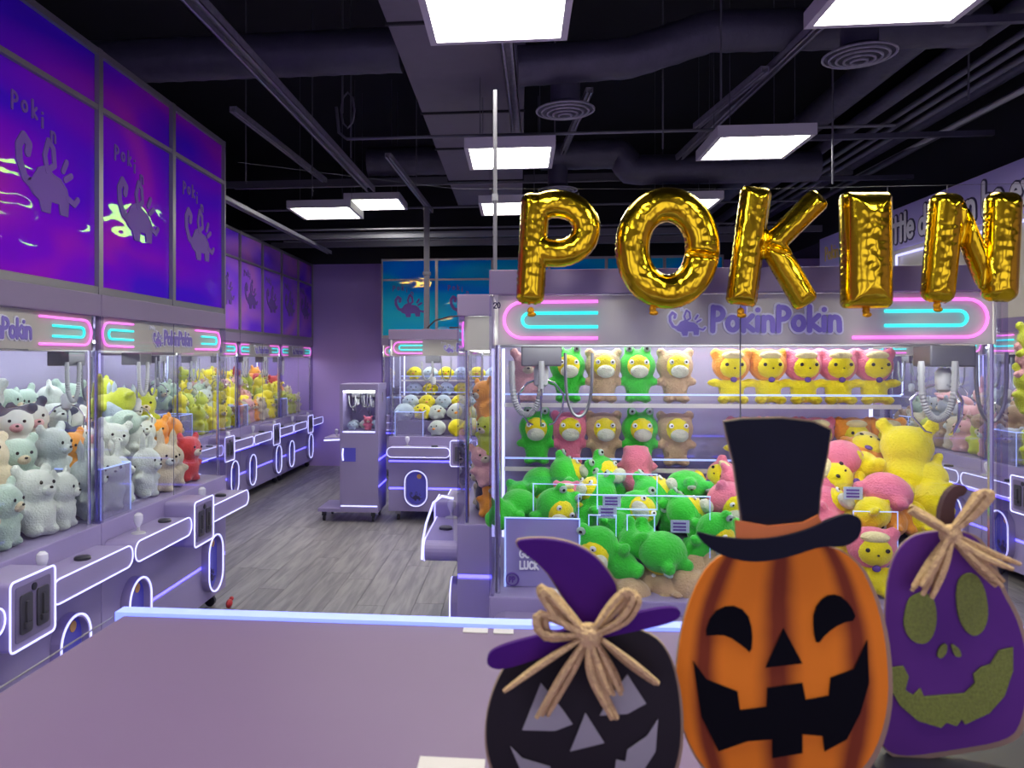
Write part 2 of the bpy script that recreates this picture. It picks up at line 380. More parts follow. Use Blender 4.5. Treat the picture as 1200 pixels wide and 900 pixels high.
# ------------------------------------------------------------------ the room
XL, XR, YB, YF, ZC = -4.1, 4.6, 11.4, -1.4, 4.6
floor = MB().box(XL-.1, YF, -.10, XR+.1, YB+.1, -.008).build('floor', 'deck'); tag(floor, kind='structure')
plank_shapes = {}
rest = MB()
PW = .19; PL = 1.45
for i in range(int((XR-XL)/PW)+1):
    x = XL+i*PW; y = YF-random.random()*PL
    while y < YB:
        y0, y1 = max(y, YF), min(y+PL, YB); x1 = min(x+PW, XR)
        if y1-y0 > .03 and x1-x > .02:
            vis = -3.3 < x < .1 and y1 > 3.9
            if vis:
                k = (round(x1-x, 3), round(y1-y0, 3))
                if k not in plank_shapes: plank_shapes[k] = MB().box(.0015, .0015, -.008, k[0]-.0015, k[1]-.0015, 0, ).mesh('plank', 'plank')
                o = bpy.data.objects.new('plank', plank_shapes[k]); COL.objects.link(o); o.location = (x, y0, 0); o.parent = floor
            else: rest.box(x+.0015, y0+.0015, -.008, x1-.0015, y1-.0015, 0)
        y += PL
tag(rest.build('planking', 'plank', floor), kind='stuff')
def wall(name, b, m):
    o = MB().box(*b).build(name, m); return tag(o, kind='structure')
wall('wall_back', (XL-.1, YB, -.1, XR+.1, YB+.12, 3.05), 'wall_purple')
wall('trim_1', (XL-.1, YB+.001, 3.05, XR+.1, YB+.12, ZC), 'black')
wall('wall_left', (XL-.1, YF, -.1, XL, YB, 3.05), 'wall_purple'); wall('trim_2', (XL-.1, YF, 3.05, XL, YB, ZC), 'black')
wall('wall_right', (XR, YF, -.1, XR+.1, YB, 2.6), 'wall_purple'); wall('trim_3', (XR, YF, 2.6, XR+.1, YB, ZC), 'black')
wall('ceiling', (XL-.1, YF, ZC, XR+.1, YB+.12, ZC+.1), 'deck')
wf = [(XL, XR, -.1, .5), (XL, XR, 2.5, ZC)]+[(a_, b_, .5, 2.5) for a_, b_ in ((XL, -3.2), (-1.9, -1.3), (.1, .7), (2.1, 2.7), (3.9, XR))]  # unseen wall, added with open bays to streak the balloon reflections
m = MB(); [m.box(a_, YF-.1, c_, b_, YF, d_) for a_, b_, c_, d_ in wf]
tag(m.build('wall_front_unseen', 'wall_purple'), kind='structure')
# black bulkhead standing above the sign on the right
wall('trim_4', (3.72, 2.0, 3.06, 4.6, YB, ZC-.3), 'black')

# ------------------------------------------------------------------ the claw machine
ZB, ZH0, ZH1, ZT = .84, 1.645, 1.805, 1.905
def claw_set(root, x, y, ztop, drop, s=1.0):
    c = MB().box(x-.075*s, y-.06, ztop-.075, x+.075*s, y+.06, ztop, .006).build('claw_carriage', 'mech', root)
    zz = ztop-.075
    MB().tube([(x, y, zz), (x, y, zz-drop)], .007, 8).build('claw_rod', 'chrome', c)
    z1 = zz-drop
    MB().lathe([(.012, 0), (.026, .01), (.028, .07), (.016, .085)], (x, y, z1-.03), 12).build('claw_hub', 'plastic_grey', c, True)
    for k in range(3):
        a = 2*PI*k/3+.5; ca, sa = math.cos(a), math.sin(a)
        q = [(.015, 0), (.06, -.015), (.10, -.06), (.095, -.12), (.055, -.17), (.035, -.175)]
        MB().tube([(x+ca*r*s, y+sa*r*s, z1+h*s) for r, h in q], [.004, .005, .005, .004, .004, .003], 6).build('claw_prong', 'chrome', c, True)
    # sprung lead hanging in a loop
    q = []; n = 72
    for i in range(n+1):
        t = PI*i/n; q.append((x-.055*s-.0*s+.055*s*(1-math.cos(t))-.055*s, y-.07, zz+.02-(.20*s)*math.sin(t)**.6))
    MB().tube(q, [.0125*s if i % 2 else .0095*s for i in range(n+1)], 8).build('coil_lead', 'cable', c, True)
    q = [(x+.09*s+.05*s*(1-math.cos(PI*i/16)), y-.03, zz+.05-.24*s*math.sin(PI*i/16)**.55) for i in range(17)]
    MB().tube(q, .0065, 6).build('hose', 'steel', c, True)
    return c

def neon_header(root, W, z0, z1, y, logo=True):
    """the lit sign board of a machine: pink and cyan tubes either end, emblem and name in the middle"""
    h = MB().box(-W/2+.03, y, z0, W/2-.03, y+.02, z1, .003).build('header', 'header', root)
    H = z1-z0; k = W/1.65; yy = y-.008
    for sx in (-1, 1):
        px, pz0, pz1 = W/2-.05*k, z0+.022, z1-.022; r = (pz1-pz0)/2-.001
        xin = .46*k if sx < 0 else .36*k
        q = [(xin+.0, pz1)]+[(px-r+r*math.cos(a), (pz0+pz1)/2+r*math.sin(a)) for a in [PI/2-PI*i/10 for i in range(11)]]+[(xin, pz0)]
        MB().tube([(sx*x, yy, z) for x, z in q], .0052, 8).build('neon_tube', 'neon_pink', h, True)
        c0, c1 = z0+H*.36, z0+H*.64; r = (c1-c0)/2
        q = [(.46*k, c1)]+[(px-.062*k-r+r*math.cos(a), (c0+c1)/2+r*math.sin(a)) for a in [PI/2-PI*i/8 for i in range(9)]]+[(.46*k, c0)]
        MB().tube([(sx*x, yy, z) for x, z in q], .0055, 8).build('neon_tube', 'neon_cyan', h, True)
    if logo:
        th = H*.47; x0 = -.092*k; zt = z0+H*.27
        a = MB(); b = MB()
        letters(h, 'PokinPokin', x0, zt, th, H*.088, H*.050, y, k*1.04, 'logo_white', 'logo_purple')
        emblem(a, x0-.140*k, z0+H*.13, H*.72, y-.006, y, H*.028); emblem(b, x0-.140*k, z0+H*.13, H*.72, y-.0095, y-.0075)
        emblem_word(a, x0-.165*k, z0+H*.16, H*.66, H*.014, y-.006, y)
        a.build('emblem_outline', 'logo_white', h); b.build('emblem', 'logo_purple', h)
    return h

def make_machine(W, Dp, zb=ZB, zh0=ZH0, zh1=ZH1, zt=ZT, shelves=(), risers=True, label='', cat='claw machine', logo=True, claws=((-.36, .42, .2), (.38, .42, .26)), chute=True):
    r = empty('claw_machine', label=label, cat=cat); h = W/2
    b = MB()
    for z0, z1 in ((.10, .318), (.336, .588), (.606, zb)): b.box(-h, 0, z0, h, Dp, z1, .006)
    for z0, z1 in ((.316, .338), (.586, .608)): b.box(-h+.015, .015, z0, h-.015, Dp-.015, z1)
    b.build('body', 'lavender', r)
    for z0 in (.319, .589):
        m = MB().box(-h+.004, .004, z0+.001, h-.004, .014, z0+.016)
        for s in (-1, 1): m.box(s*h-.014 if s > 0 else -h+.004, .014, z0+.001, h-.004 if s > 0 else -h+.014, Dp-.02, z0+.016)
        m.build('groove_light', 'led_blue', r)
    for sx in (-1, 1):
        for yy in (.07, Dp-.07):
            c = MB().box(sx*(h-.09)-.025, yy-.02, .06, sx*(h-.09)+.025, yy+.02, .10).build('caster', 'steel', r)
            MB().lathe([(.02, -.014), (.035, -.012), (.035, .012), (.02, .014)], (sx*(h-.09), yy, .035), 14, 'x').build('wheel', 'dark_plastic', c, True)
    # control ledges either side of the coin box
    for sx in (-1, 1):
        x0, x1 = (-h+.01, -.135) if sx < 0 else (.135, h-.01)
        q = rrect(x0, .655, x1, .752, .046)
        led = MB().prism(q, -.155, -.001).build('control_ledge', 'lavender', r)
        MB().tube(at3(q, -.158),   .0038, 6, True).build('edge_light', 'led_white', led, True)
        jx = -.56*W/1.52 if sx < 0 else .20*W/1.52
        j = MB().lathe([(.035, 0), (.032, .006), (.008, .012), (.007, .035)], (jx, -.075, .752), 14).build('joystick', 'plastic_grey', led, True)
        MB().lathe([(.007, .03), (.018, .05), (.023, .07), (.021, .09), (.010, .10)], (jx, -.075, .752), 14).build('joystick_top', 'joystick', led, True)
        MB().lathe([(.034, 0), (.034, .01), (.028, .014)], (jx+.27, -.08, .752), 18).build('push_button', 'dark_plastic', led, True)
    q = rrect(-.13, .575, .13, .822, .02)
    cb = MB().prism(q, -.17, -.001).build('coin_box', 'lavender', r)
    MB().tube(at3(q, -.173),   .0042, 6, True).build('edge_light', 'led_white', cb, True)
    pl = MB().prism(rrect(-.10, .60, .10, .797, .01), -.174, -.170).build('coin_plate', 'lavender_dark', cb)
    for sx in (-1, 1):
        m = MB().prism(rrect(sx*.048-.034, .625, sx*.048+.034, .765, .012), -.180, -.174)
        m.box(sx*.048-.006, -.187, .66, sx*.048+.006, -.180, .74).box(sx*.048-.018, -.190, .645, sx*.048+.018, -.180, .665)
        m.build('coin_slot', 'mech', cb)
    MB().lathe([(.014, -.004), (.014, 0)], (0, -.174, .778), 14, 'y').build('lock', 'dark_plastic', cb, True)
    # oval prize doors
    for sx in (-1, 1):
        cx = sx*.48*W/1.52; q = rrect(cx-.115, .155, cx+.115, .515, .114, 8)
        fr = MB(); n = len(q); qi = rrect(cx-.098, .172, cx+.098, .498, .097, 8)
        fr.add([(x, -.045, z) for x, z in q]+[(x, -.045, z) for x, z in qi]+[(x, 0, z) for x, z in q]+[(x, -.005, z) for x, z in qi],
               [(i, (i+1) % n, n+(i+1) % n, n+i) for i in range(n)]+[(i, 2*n+i, 2*n+(i+1) % n, (i+1) % n) for i in range(n)]+[(n+i, n+(i+1) % n, 3*n+(i+1) % n, 3*n+i) for i in range(n)])
        fo = fr.build('prize_door', 'lavender', r)
        MB().tube(at3(rrect(cx-.110, .160, cx+.110, .510, .109, 8), -.048), .0055, 6, True).build('edge_light', 'led_white', fo, True)
        MB().prism(qi, -.012, -.005).build('flap', 'flap', fo)
        e = MB(); emblem(e, cx-.07, .20, .13, -.015, -.012); e.build('flap_emblem', 'ink_dark', fo)
        MB().lathe([(.024, -.003), (.024, 0)], (cx+.03, -.012, .45), 14, 'y').build('moon_sticker', 'moon', fo)
    # glass case
    for sx in (-1, 1):
        MB().box(sx*h-.018 if sx > 0 else -h, 0, zb, h if sx > 0 else -h+.018, .035, zh1, .004).build('corner_post', 'post_clear', r)
        MB().tube([(sx*(h-.028), .045, zb), (sx*(h-.028), .045, zh0)], .009, 8).build('chrome_post', 'chrome', r, True)
        MB().tube([(sx*(h-.03), Dp-.06, zb), (sx*(h-.03), Dp-.06, zh0)], .008, 6).build('post_light', 'led_case', r, True)
        MB().box(sx*h-.007 if sx > 0 else -h+.002, .036, zb+.001, h-.002 if sx > 0 else -h+.007, Dp-.03, zh1).build('side_glass', 'glass', r)
    MB().box(-h+.019, .003, zb+.001, -.002, .008, zh1).build('front_glass', 'glass', r)
    MB().box(.002, .003, zb+.001, h-.019, .008, zh1).build('front_glass', 'glass', r)
    MB().tube([(.0, .0055, zb), (.0, .0055, zh1)], .0022, 4).build('glass_joint', 'steel', r)
    MB().box(-h+.01, Dp-.03, zb, h-.01, Dp-.01, zh1).build('back_panel', 'back_panel', r)
    MB().box(-h, 0, zh1, h, Dp, zt, .004).build('fascia', 'fascia', r)
    for sx in (-1, 1): MB().box(sx*h-.014 if sx > 0 else -h+.008, .05, zh0, h-.008 if sx > 0 else -h+.014, Dp-.05, zh1-.002).build('side_board', 'header', r)
    neon_header(r, W, zh0, zh1-.002, .03, logo)
    MB().box(-h+.12, .07, zh0+.005, h-.12, .095, zh0+.03).build('case_lamp', 'led_lamp', r)
    MB().box(-h+.12, Dp-.25, zh0+.06, h-.12, Dp-.2, zh0+.075).build('case_lamp', 'led_lamp', r)  # rear lamp, added for more light inside the case
    for yy in (.34, .50): MB().box(-h+.03, yy, zh0+.0, h-.03, yy+.02, zh0+.02).build('gantry_rail', 'steel', r)
    for c in claws: claw_set(r, c[0], c[1], zh0, c[2])
    for zz in shelves:
        s_ = MB().box(-h+.04, Dp-.34, zz-.012, h-.04, Dp-.04, zz).build('display_shelf', 'acrylic', r)
        MB().box(-h+.04, Dp-.348, zz-.015, h-.04, Dp-.341, zz+.002).build('shelf_edge', 'white_card', s_)
        MB().box(-h+.04, Dp-.347, zz+.035, h-.04, Dp-.343, zz+.042).build('shelf_rail', 'acrylic_edge', s_)
    if risers:
        m = MB()
        for j, (y0, z1) in enumerate(RISE): m.box(-h+.05, y0, zb+.0005, h-.05, RISE[j+1][0] if j+1 < len(RISE) else Dp-.36 if shelves else Dp-.06, z1)
        m.build('stepped_base', 'lavender_dark', r)
    if chute:
        q = [(-h+.06, .04), (-h+.34, .04), (-h+.34, .30), (-h+.06, .30)]
        m = MB()
        for (ax, ay), (bx, by) in zip(q, q[1:]+q[:1]):
            m.box(min(ax, bx)-.003, min(ay, by)-.003, zb+.001, max(ax, bx)+.003, max(ay, by)+.003, zb+.24)
        c = m.build('prize_chute', 'chute_clear', r)
        m = MB()
        m.tube([(x, y, zb+.242) for x, y in q], .004, 4, True)
        for x, y in q[:2]: m.tube([(x, y, zb), (x, y, zb+.24)], .004, 4)
        m.build('chute_edge', 'acrylic_edge', c)
    return r
RISE = [(.24, .98), (.42, 1.10), (.60, 1.20)]
proto = make_machine(1.52, .92)
def place(o, x, y, rz, label, group=None):
    o.location = (x, y, 0); o.rotation_euler = (0, 0, rz); o['label'] = label
    if group: o['group'] = group
    return o
FL = PI/2; FR = -PI/2
m_near1 = place(proto, -1.93, 2.64, FL, 'lavender claw machine nearest the counter on the left, full of cream plush toys', 'claw machines')
def another(*a): return place(copy_tree(proto), *a, 'claw machines')
m_near2 = another(-1.93, 4.163, FL, 'lavender claw machine on the left with cow-patterned plush, beside the nearest left one')
m_far1 = another(-3.1, 7.57, FL, 'lavender claw machine in the far left row partly hidden behind the nearer row')
m_far2 = another(-3.1, 9.095, FL, 'middle lavender claw machine of the far left row, full of yellow plush')
m_far3 = another(-3.1, 10.62, FL, 'last lavender claw machine of far left row, against the purple back wall')
m_mid = place(make_machine(1.52, .92, shelves=(1.39, 1.22), risers=True), -.53, 7.55, 0, 'claw machine facing the counter at the aisle end with round yellow and white plush', 'claw machines')
m_c = another(-.285, 4.31, FR, 'claw machine turned to the aisle behind the left end of the big front machine')
m_r = []
for k, nm in enumerate(('nearest', 'second', 'third', 'farthest')):
    m_r.append(another(3.5, 3.9+1.53*k, FR, f'{nm} claw machine of the right row under the long lilac lettered sign'))
for k, nm in enumerate(('left', 'middle', 'right')):
    another(-1.12+1.53*k, 10.42, 0, f'{nm} claw machine of back row under the blue film windows')
# acrylic wind shield on the aisle machine's ledge (seen edge-on)
sh = MB(); sh.prism([(-.15, .753), (-.02, .753), (-.02, .95), (-.075, .96), (-.115, .93), (-.15, .83)], 0, .006)
so = sh.build('ledge_screen', 'acrylic', m_c); so.rotation_euler = (0, 0, PI/2); so.location = (.72, 0, 0)
MB().tube([(x, 0.003, z) for x, z in [(-.17, .66), (-.165, .753), (-.15, .83), (-.115, .93), (-.075, .96), (-.02, .95)]], .006, 6).build('screen_edge', 'led_white', so, True)

# the big machine in front
RISE = [(.24, .95), (.42, 1.03)]
WB = 1.65
main = make_machine(WB, .95, zb=.80, zh0=1.652, zh1=1.822, zt=1.905, shelves=(1.42, 1.155), risers=True, claws=((at(634, 440, 2.95).x-.725, .35, .05), (at(1106, 420, 2.85).x-.725, .25, .06)), chute=False)
place(main, .725, 2.6, 0, 'big claw machine behind the counter with green, pink and yellow plush on shelves')
for px0, py0, px1, py1, yy in ((592, 608, 679, 668, .12), ):
    a, b = at(px0, py1, 2.6+yy), at(px1, py0, 2.6+yy)
    c = MB().box(a.x-.725, yy, .802, b.x-.725, yy+.006, b.z).box(b.x-.731, yy, .802, b.x-.725, yy+.24, b.z).build('prize_chute', 'chute_acrylic', main)
    MB().tube([(a.x-.725, yy-.004, .802), (a.x-.725, yy-.004, b.z), (b.x-.725, yy-.004, b.z), (b.x-.725, yy-.004, .802)], .004, 4).build('chute_edge', 'acrylic_edge', c)
    t = MB(); text(t, 'GOOD', a.x-.725+.05, .905, .026, .003, yy-.006, yy-.001); text(t, 'LUCK', a.x-.725+.05, .865, .026, .003, yy-.006, yy-.001)
    t.build('lettering', 'logo_white', c)
    t = MB(); t.tube([(a.x-.70+.022*math.cos(i*PI/10), yy-.004, .828+.022*math.sin(i*PI/10)) for i in range(20)], .003, 4, True)
    text(t, 'PP', a.x-.712, .819, .018, .0025, yy-.006, yy-.001); t.build('round_sticker', 'ink_purple', c)
# luminous acrylic frames of the middle chutes
for i, (x0, y0, x1, y1, yy) in enumerate(((678, 582, 832, 670, .13), (690, 604, 722, 634, .16), (735, 604, 767, 636, .16), (700, 556, 770, 596, .2), (1000, 600, 1052, 650, .16), (625, 568, 700, 660, .3))):
    a, b = at(x0, y1, 2.6+yy), at(x1, y0, 2.6+yy); ox = .725
    MB().tube([(a.x-ox, yy, a.z), (b.x-ox, yy, a.z), (b.x-ox, yy, b.z), (a.x-ox, yy, b.z)], .0028, 4, True).build('acrylic_frame', 'acrylic_edge', main)
# number sticker and white hinge at the left post
t = MB(); text(t, '20', -WB/2+.015, 1.775, .02, .002, -.003, -.001); t.build('number_sticker', 'ink_dark', main)

# ------------------------------------------------------------------ iridescent windows above the rows
def window_row(name, n, pw, z0, zm, z1, filmmat, ink, es, start=0):
    """local: x along the row, front faces -y"""
    r = tag(empty(name), kind='structure'); Wd = n*pw
    fr = MB()
    fr.box(0, 0, z0, Wd, .045, z0+.035); fr.box(0, 0, z1-.03, Wd, .045, z1); fr.box(0, 0, zm-.012, Wd, .045, zm+.012)
    fr.build('rail', 'alu', r)
    for i in range(n+1): MB().box(i*pw-.018 if 0 < i else 0, -.004, z0, i*pw+.018 if i < n else Wd, .05, z1).build('mullion', 'alu', r)
    for i in range(n):
        for a, b in ((z0+.035, zm-.012), (zm+.012, z1-.03)):
            MB().box(i*pw+.018, .018, a, (i+1)*pw-.018, .024, b).build('pane', filmmat, r)
        if i >= start:
            e = MB(); s = pw*.56; zc = z0+(zm-z0)*.33
            emblem(e, i*pw+pw*.22, zc, s, .014, .018, .004); emblem_word(e, i*pw+pw*.20, zc+s*.04, s*.95, .006, .014, .018)
            e.build('emblem', ink, r)
    return r
w1 = window_row('window_1', 4, .7615, 1.905, 2.77, 3.045, 'film_violet', 'ink_lilac', 1)
w1.location = (-1.935, 1.877, 0); w1.rotation_euler = (0, 0, FL)
w2 = window_row('window_2', 6, .7615, 1.905, 2.73, 3.05, 'film_far', 'ink_purple', 1)
w2.location = (-3.105, 6.83, 0); w2.rotation_euler = (0, 0, FL)
w3 = window_row('window_3', 6, .7615, 1.905, 2.70, 2.99, 'film_blue', 'ink_purple', 1)
w3.location = (-1.88, 10.425, 0)
# plain side returns of the raised windows
wall('trim_5', (-2.85, 4.87, 1.906, -1.985, 4.92, 3.04), 'lavender_dark')
wall('trim_6', (-1.84, 10.48, 1.906, -1.80, 11.39, 2.985), 'lavender_dark')

# ------------------------------------------------------------------ lettered sign on the right
sg = empty('sign', (3.5, 9.35, 0), FR, 'long lilac sign with white lettering above the right row of machines', 'sign')
SL = 6.2
MB().box(0, 0, 2.63, SL, .18, 3.01, .004).build('sign_box', 'sign_face', sg)
MB().tube([(x, -.006, z) for x, z in ((1.85, 1.93), (1.85, 2.57), (SL, 2.57))], .012, 6).build('edge_light', 'led_white', sg)
MB().box(0, .02, 1.907, SL, .05, 2.628).build('upper_panel', 'header', sg)
for xx in (0.0, 1.5, 3.0, 4.5, SL-.03): MB().box(xx, .0, 1.907, xx+.03, .06, 2.63).build('upright', 'alu', sg)
a = MB(); b = MB()
s_txt = 'A little doll can be exciting'
tx = 1.43; hh = .235
letters(sg, s_txt, tx, 2.70, hh, .034, .020, 0, .98, 'ink_dark', 'logo_white')
t = MB(); text(t, 'Pokin', .16, 2.74, .15, .010, -.005, 0); t.build('lettering', 'ink_yellow', sg)

# ------------------------------------------------------------------ small prize cabinet in the aisle
pc = empty('prize_cabinet', (-1.76, 7.45, 0), 0, 'slim lavender prize cabinet on casters with a small window, in front of the purple wall', 'cabinet')
m = MB(); cw, cdp = .385, .46
m.box(0, 0, .10, cw, cdp, .90, .004); m.box(0, 0, 1.30, cw, cdp, 1.365, .004)
m.box(0, 0, .90, .03, cdp, 1.30); m.box(cw-.03, 0, .90, cw, cdp, 1.30); m.box(0, cdp-.03, .90, cw, cdp, 1.30)
m.build('body', 'lavender', pc)
MB().box(.03, .004, .90, cw-.03, .010, 1.30).build('glass_pane', 'glass', pc)
MB().box(.05, .05, 1.275, cw-.05, .08, 1.298).build('case_lamp', 'led_lamp', pc)
MB().box(.03, -.004, .885, cw-.03, .0, .90).build('sill_light', 'led_white', pc)
MB().box(.01, -.004, .155, cw-.01, 0, .168).build('base_light', 'led_white', pc)
pd = MB().box(.03, -.006, .60, .16, 0, .735).build('prize_window', 'flap', pc)
MB().tube([(.035, -.01, .61), (.03, -.012, .67), (.035, -.01, .73)], .009, 6).build('edge_light', 'led_white', pd)
MB().box(-.22, -.0, .10, 0, cdp, .135, .003).build('foot_plate', 'lavender', pc)
tr = MB().box(-.17, .05, .79, -.001, cdp-.05, .83, .004).build('control_ledge', 'lavender', pc)
MB().tube([(-.005, .045, .81), (-.17, .045, .80)], .008, 6).build('edge_light', 'led_white', tr)
MB().lathe([(.02, 0), (.006, .01), (.006, .03), (.018, .045), (.018, .07), (.008, .08)], (-.06, .12, .83), 12).build('joystick', 'joystick', tr, True)
for x, y in ((-.17, .06), (-.17, cdp-.06), (cw-.06, .06), (cw-.06, cdp-.06)):
    c = MB().box(x-.02, y-.02, .055, x+.02, y+.02, .10).build('caster', 'dark_plastic', pc)
    MB().lathe([(.02, -.012), (.03, -.01), (.03, .01), (.02, .012)], (x, y, .03), 12, 'x').build('wheel', 'dark_plastic', c, True)
for z in (.35, .61): MB().box(cw, .01, z, cw+.004, cdp-.01, z+.015).build('groove_light', 'led_blue', pc)
claw_set(pc, .13, .2, 1.30, .05, .6)
claw_set(pc, .27, .26, 1.30, .08, .6)

# ------------------------------------------------------------------ ceiling lights
for (x, y, z, lb) in ((-.39, 2.80, 3.0, 'square ceiling light at the top middle of the picture, nearest the camera'),
                      (-.36, 5.06, 3.0, 'square ceiling light over the left end of the big machine, above letter P'),
                      (-.36, 6.85, 3.0, 'small distant ceiling light just left of the letter P balloon'),
                      (1.20, 2.78, 3.0, 'square ceiling light in the upper right corner'),
                      (1.24, 4.95, 3.0, 'square ceiling light above the letter K balloon'),
                      (1.17, 6.85, 3.0, 'distant ceiling light partly behind the letter O balloon'),
                      (-2.13, 6.90, 3.0, 'ceiling light over the aisle at left, nearer of an overlapping pair'),
                      (-1.85, 8.00, 3.3, 'ceiling light farther back, half hidden behind another over the aisle'),
                      (-2.0, .5, 3.0, 'unseen ceiling light added as fill at left behind the picture edge'), (2.9, .5, 3.0, 'unseen ceiling light added as fill at right behind the picture edge'),  # unseen row, added out of view to fill the shadows
                      (-.39, .5, 3.0, 'unseen ceiling light added as fill above the counter'), (1.2, .5, 3.0, 'unseen ceiling light added as fill above the right part of the counter')):
    L_ = empty('ceiling_light', (x, y, z), 0, lb, 'light', 'ceiling lights')
    m = MB(); m.box(0, 0, 0, .03, .6, .07).box(.57, 0, 0, .6, .6, .07).box(.03, 0, 0, .57, .03, .07).box(.03, .57, 0, .57, .6, .07).box(.03, .03, .06, .57, .57, .07)
    m.build('frame', 'light_frame', L_); MB().box(.03, .03, .012, .57, .57, .018).build('diffuser', 'diffuser', L_)
    m = MB()
    for a_, b_ in ((.1, .1), (.5, .1), (.1, .5), (.5, .5)): m.tube([(a_, b_, .07), (a_, b_, (3.4995 if -.5 < x < -.3 and y > 1 else ZC)-z)], .0025, 4)
    m.build('hanging_wire', 'pipe', L_)

# ------------------------------------------------------------------ services in the black ceiling
def thing1(name, mb, m, label, cat, smooth=False, group=None): return tag(mb.build(name, m, None, smooth), label, cat, group)
# flat grey duct running into the room
fd = empty('flat_duct', (-.74, 1.2, 3.5), 0, 'wide flat grey duct running back above the middle ceiling lights', 'duct')
for k, (a_, b_) in enumerate(((0, 3.07), (3.09, 4.65), (4.67, 5.65), (5.67, 6.9), (6.92, 8.2))):
    MB().box(0, a_, 0, .78, b_, .35, .004).build('duct_section', 'soffit', fd)
m = MB(); [MB().box(-.012, y_, -.014, .792, y_+.02, .36).build('joint_flange', 'black', fd) for y_ in (3.07, 4.65, 5.65, 6.9)]
# spiral ducts crossing
def rduct(pts, r, label):
    q = []
    for a_, b_ in zip(pts, pts[1:]):
        a_, b_ = Vector(a_), Vector(b_); n = max(2, int((b_-a_).length/.05))
        q += [a_.lerp(b_, i/n) for i in range(n)]
    q.append(Vector(pts[-1]))
    m_ = MB().tube(q, [r+(.004 if i % 3 == 0 else 0) for i in range(len(q))], 20)
    return thing1('round_duct', m_, 'duct', label, 'duct', True, 'round ducts')
rduct([(-3.2, 5.0, 3.63), (-.76, 4.95, 3.62)], .14, 'round dark duct crossing behind the long strut at upper left')
rduct([at(607, 78, 4.6), at(738, 68, 4.6), at(832, 37, 4.6), at(1000, 33, 4.6), at(1150, 30, 4.6)], .115, 'round dark duct with an upward bend left of the upper right light')
rduct([(-1.6, 8.1, 3.72), (-.76, 8.1, 3.72)], .15, 'distant round duct behind the lights over the aisle')
rduct([(.2, 7.0, 3.45), (.9, 7.0, 3.45), (1.0, 7.0, 3.30), (2.6, 7.0, 3.30)], .13, 'distant round duct behind the letters P and O')
def diffuser(x, y, z, ztop, label):
    d = empty('air_diffuser', (x, y, z), 0, label, 'vent', 'ceiling vents')
    MB().lathe([(.09, .02), (.09, ztop-z)], (0, 0, 0), 20).build('neck', 'duct', d, True)
    m_ = MB()
    for rr, h0, rt in ((.172, .012, .007), (.14, .004, .007), (.106, -.004, .007), (.072, -.012, .007), (.038, -.02, .007)):
        m_.tube([(rr*math.cos(2*PI*j/28), rr*math.sin(2*PI*j/28), h0) for j in range(28)], rt, 6, True)
    MB().lathe([(.17, .018), (.10, .045), (.09, .06)], (0, 0, 0), 24).build('dish', 'duct', d, True)
    m_.build('ring', 'strut', d, True)
diffuser(.28, 4.7, 3.10, 3.45, 'round ceiling vent left of the light above letter K, under the bent duct')
diffuser(1.75, 4.15, 3.16, 3.7, 'round ceiling vent below the upper right ceiling light')
diffuser(.35, 7.0, 3.12, 3.35, 'distant round vent just above the letter P balloon')
# struts and rails
def strut(name, p0, p1, wd, hg, label, m_='strut'):
    a_, b_ = Vector(p0), Vector(p1); d = (b_-a_); L0 = d.length
    mb = MB(); mb.box(0, -wd/2, 0, L0, -wd/2+.006, hg).box(0, wd/2-.006, 0, L0, wd/2, hg).box(0, -wd/2, hg-.006, L0, wd/2, hg).box(0, -wd/2, 0, L0, -wd/2+.018, .006).box(0, wd/2-.018, 0, L0, wd/2, .006)
    o = mb.build(name, m_); o.location = a_; o.rotation_euler = d.to_track_quat('X', 'Z').to_euler()
    return tag(o, label, 'strut', 'ceiling struts')
strut('channel_strut', (-1.50, 1.6, 3.22), (-1.42, 7.3, 3.22), .085, .05, 'long grey channel strut crossing the ceiling diagonally at upper left')
strut('channel_strut', (-1.95, 5.1, 3.30), (-1.85, 7.2, 3.30), .05, .04, 'short grey strut left of the long channel strut')
strut('channel_strut', (-1.03, 6.0, 3.2), (-.95, 8.3, 3.2), .05, .04, 'short strut hanging beside the pole at the aisle')
strut('channel_strut', (-.10, 2.9, 3.30), (.0, 6.4, 3.30), .07, .05, 'dark strut running along the flat grey duct')
strut('channel_strut', (-2.55, 6.0, 2.98), (-2.45, 9.8, 2.98), .06, .04, 'strut above the far left row of windows')
strut('channel_strut', (1.62, 3.6, 3.35), (1.35, 7.6, 3.35), .06, .05, 'dark strut beside the light above letter K')
strut('channel_strut', (1.45, 4.7, 3.3), (1.30, 5.8, 3.3), .05, .04, 'short strut behind the light above letter K')
strut('channel_strut', (.48, 5.3, 3.42), (.38, 7.0, 3.42), .05, .04, 'thin strut dropping from the bent duct')
for k, (x_, z_, r_) in enumerate(((2.35, 3.55, .11), (2.6, 3.45, .05), (2.78, 3.42, .02), (2.86, 3.40, .02), (2.94, 3.38, .02), (3.35, 3.6, .06), (3.5, 3.5, .03))):
    thing1('ceiling_pipe', MB().tube([(x_, 2.0, z_), (x_+.05, 11.2, z_)], r_, 14), 'duct' if r_ > .04 else 'pipe', f'dark pipe running along the ceiling at upper right, {("first", "second", "third", "fourth", "fifth", "sixth", "seventh")[k]} from the left', 'pipe', True, 'ceiling pipes')
thing1('ceiling_conduit', MB().tube([at(1200, 105, 5.6)+(at(1200, 105, 5.6)-at(975, 222, 9.3))*.3, at(1200, 105, 5.6), at(975, 222, 9.3)], .022, 8), 'plastic_grey', 'light grey conduit running along the black bulkhead above the sign', 'pipe', True)
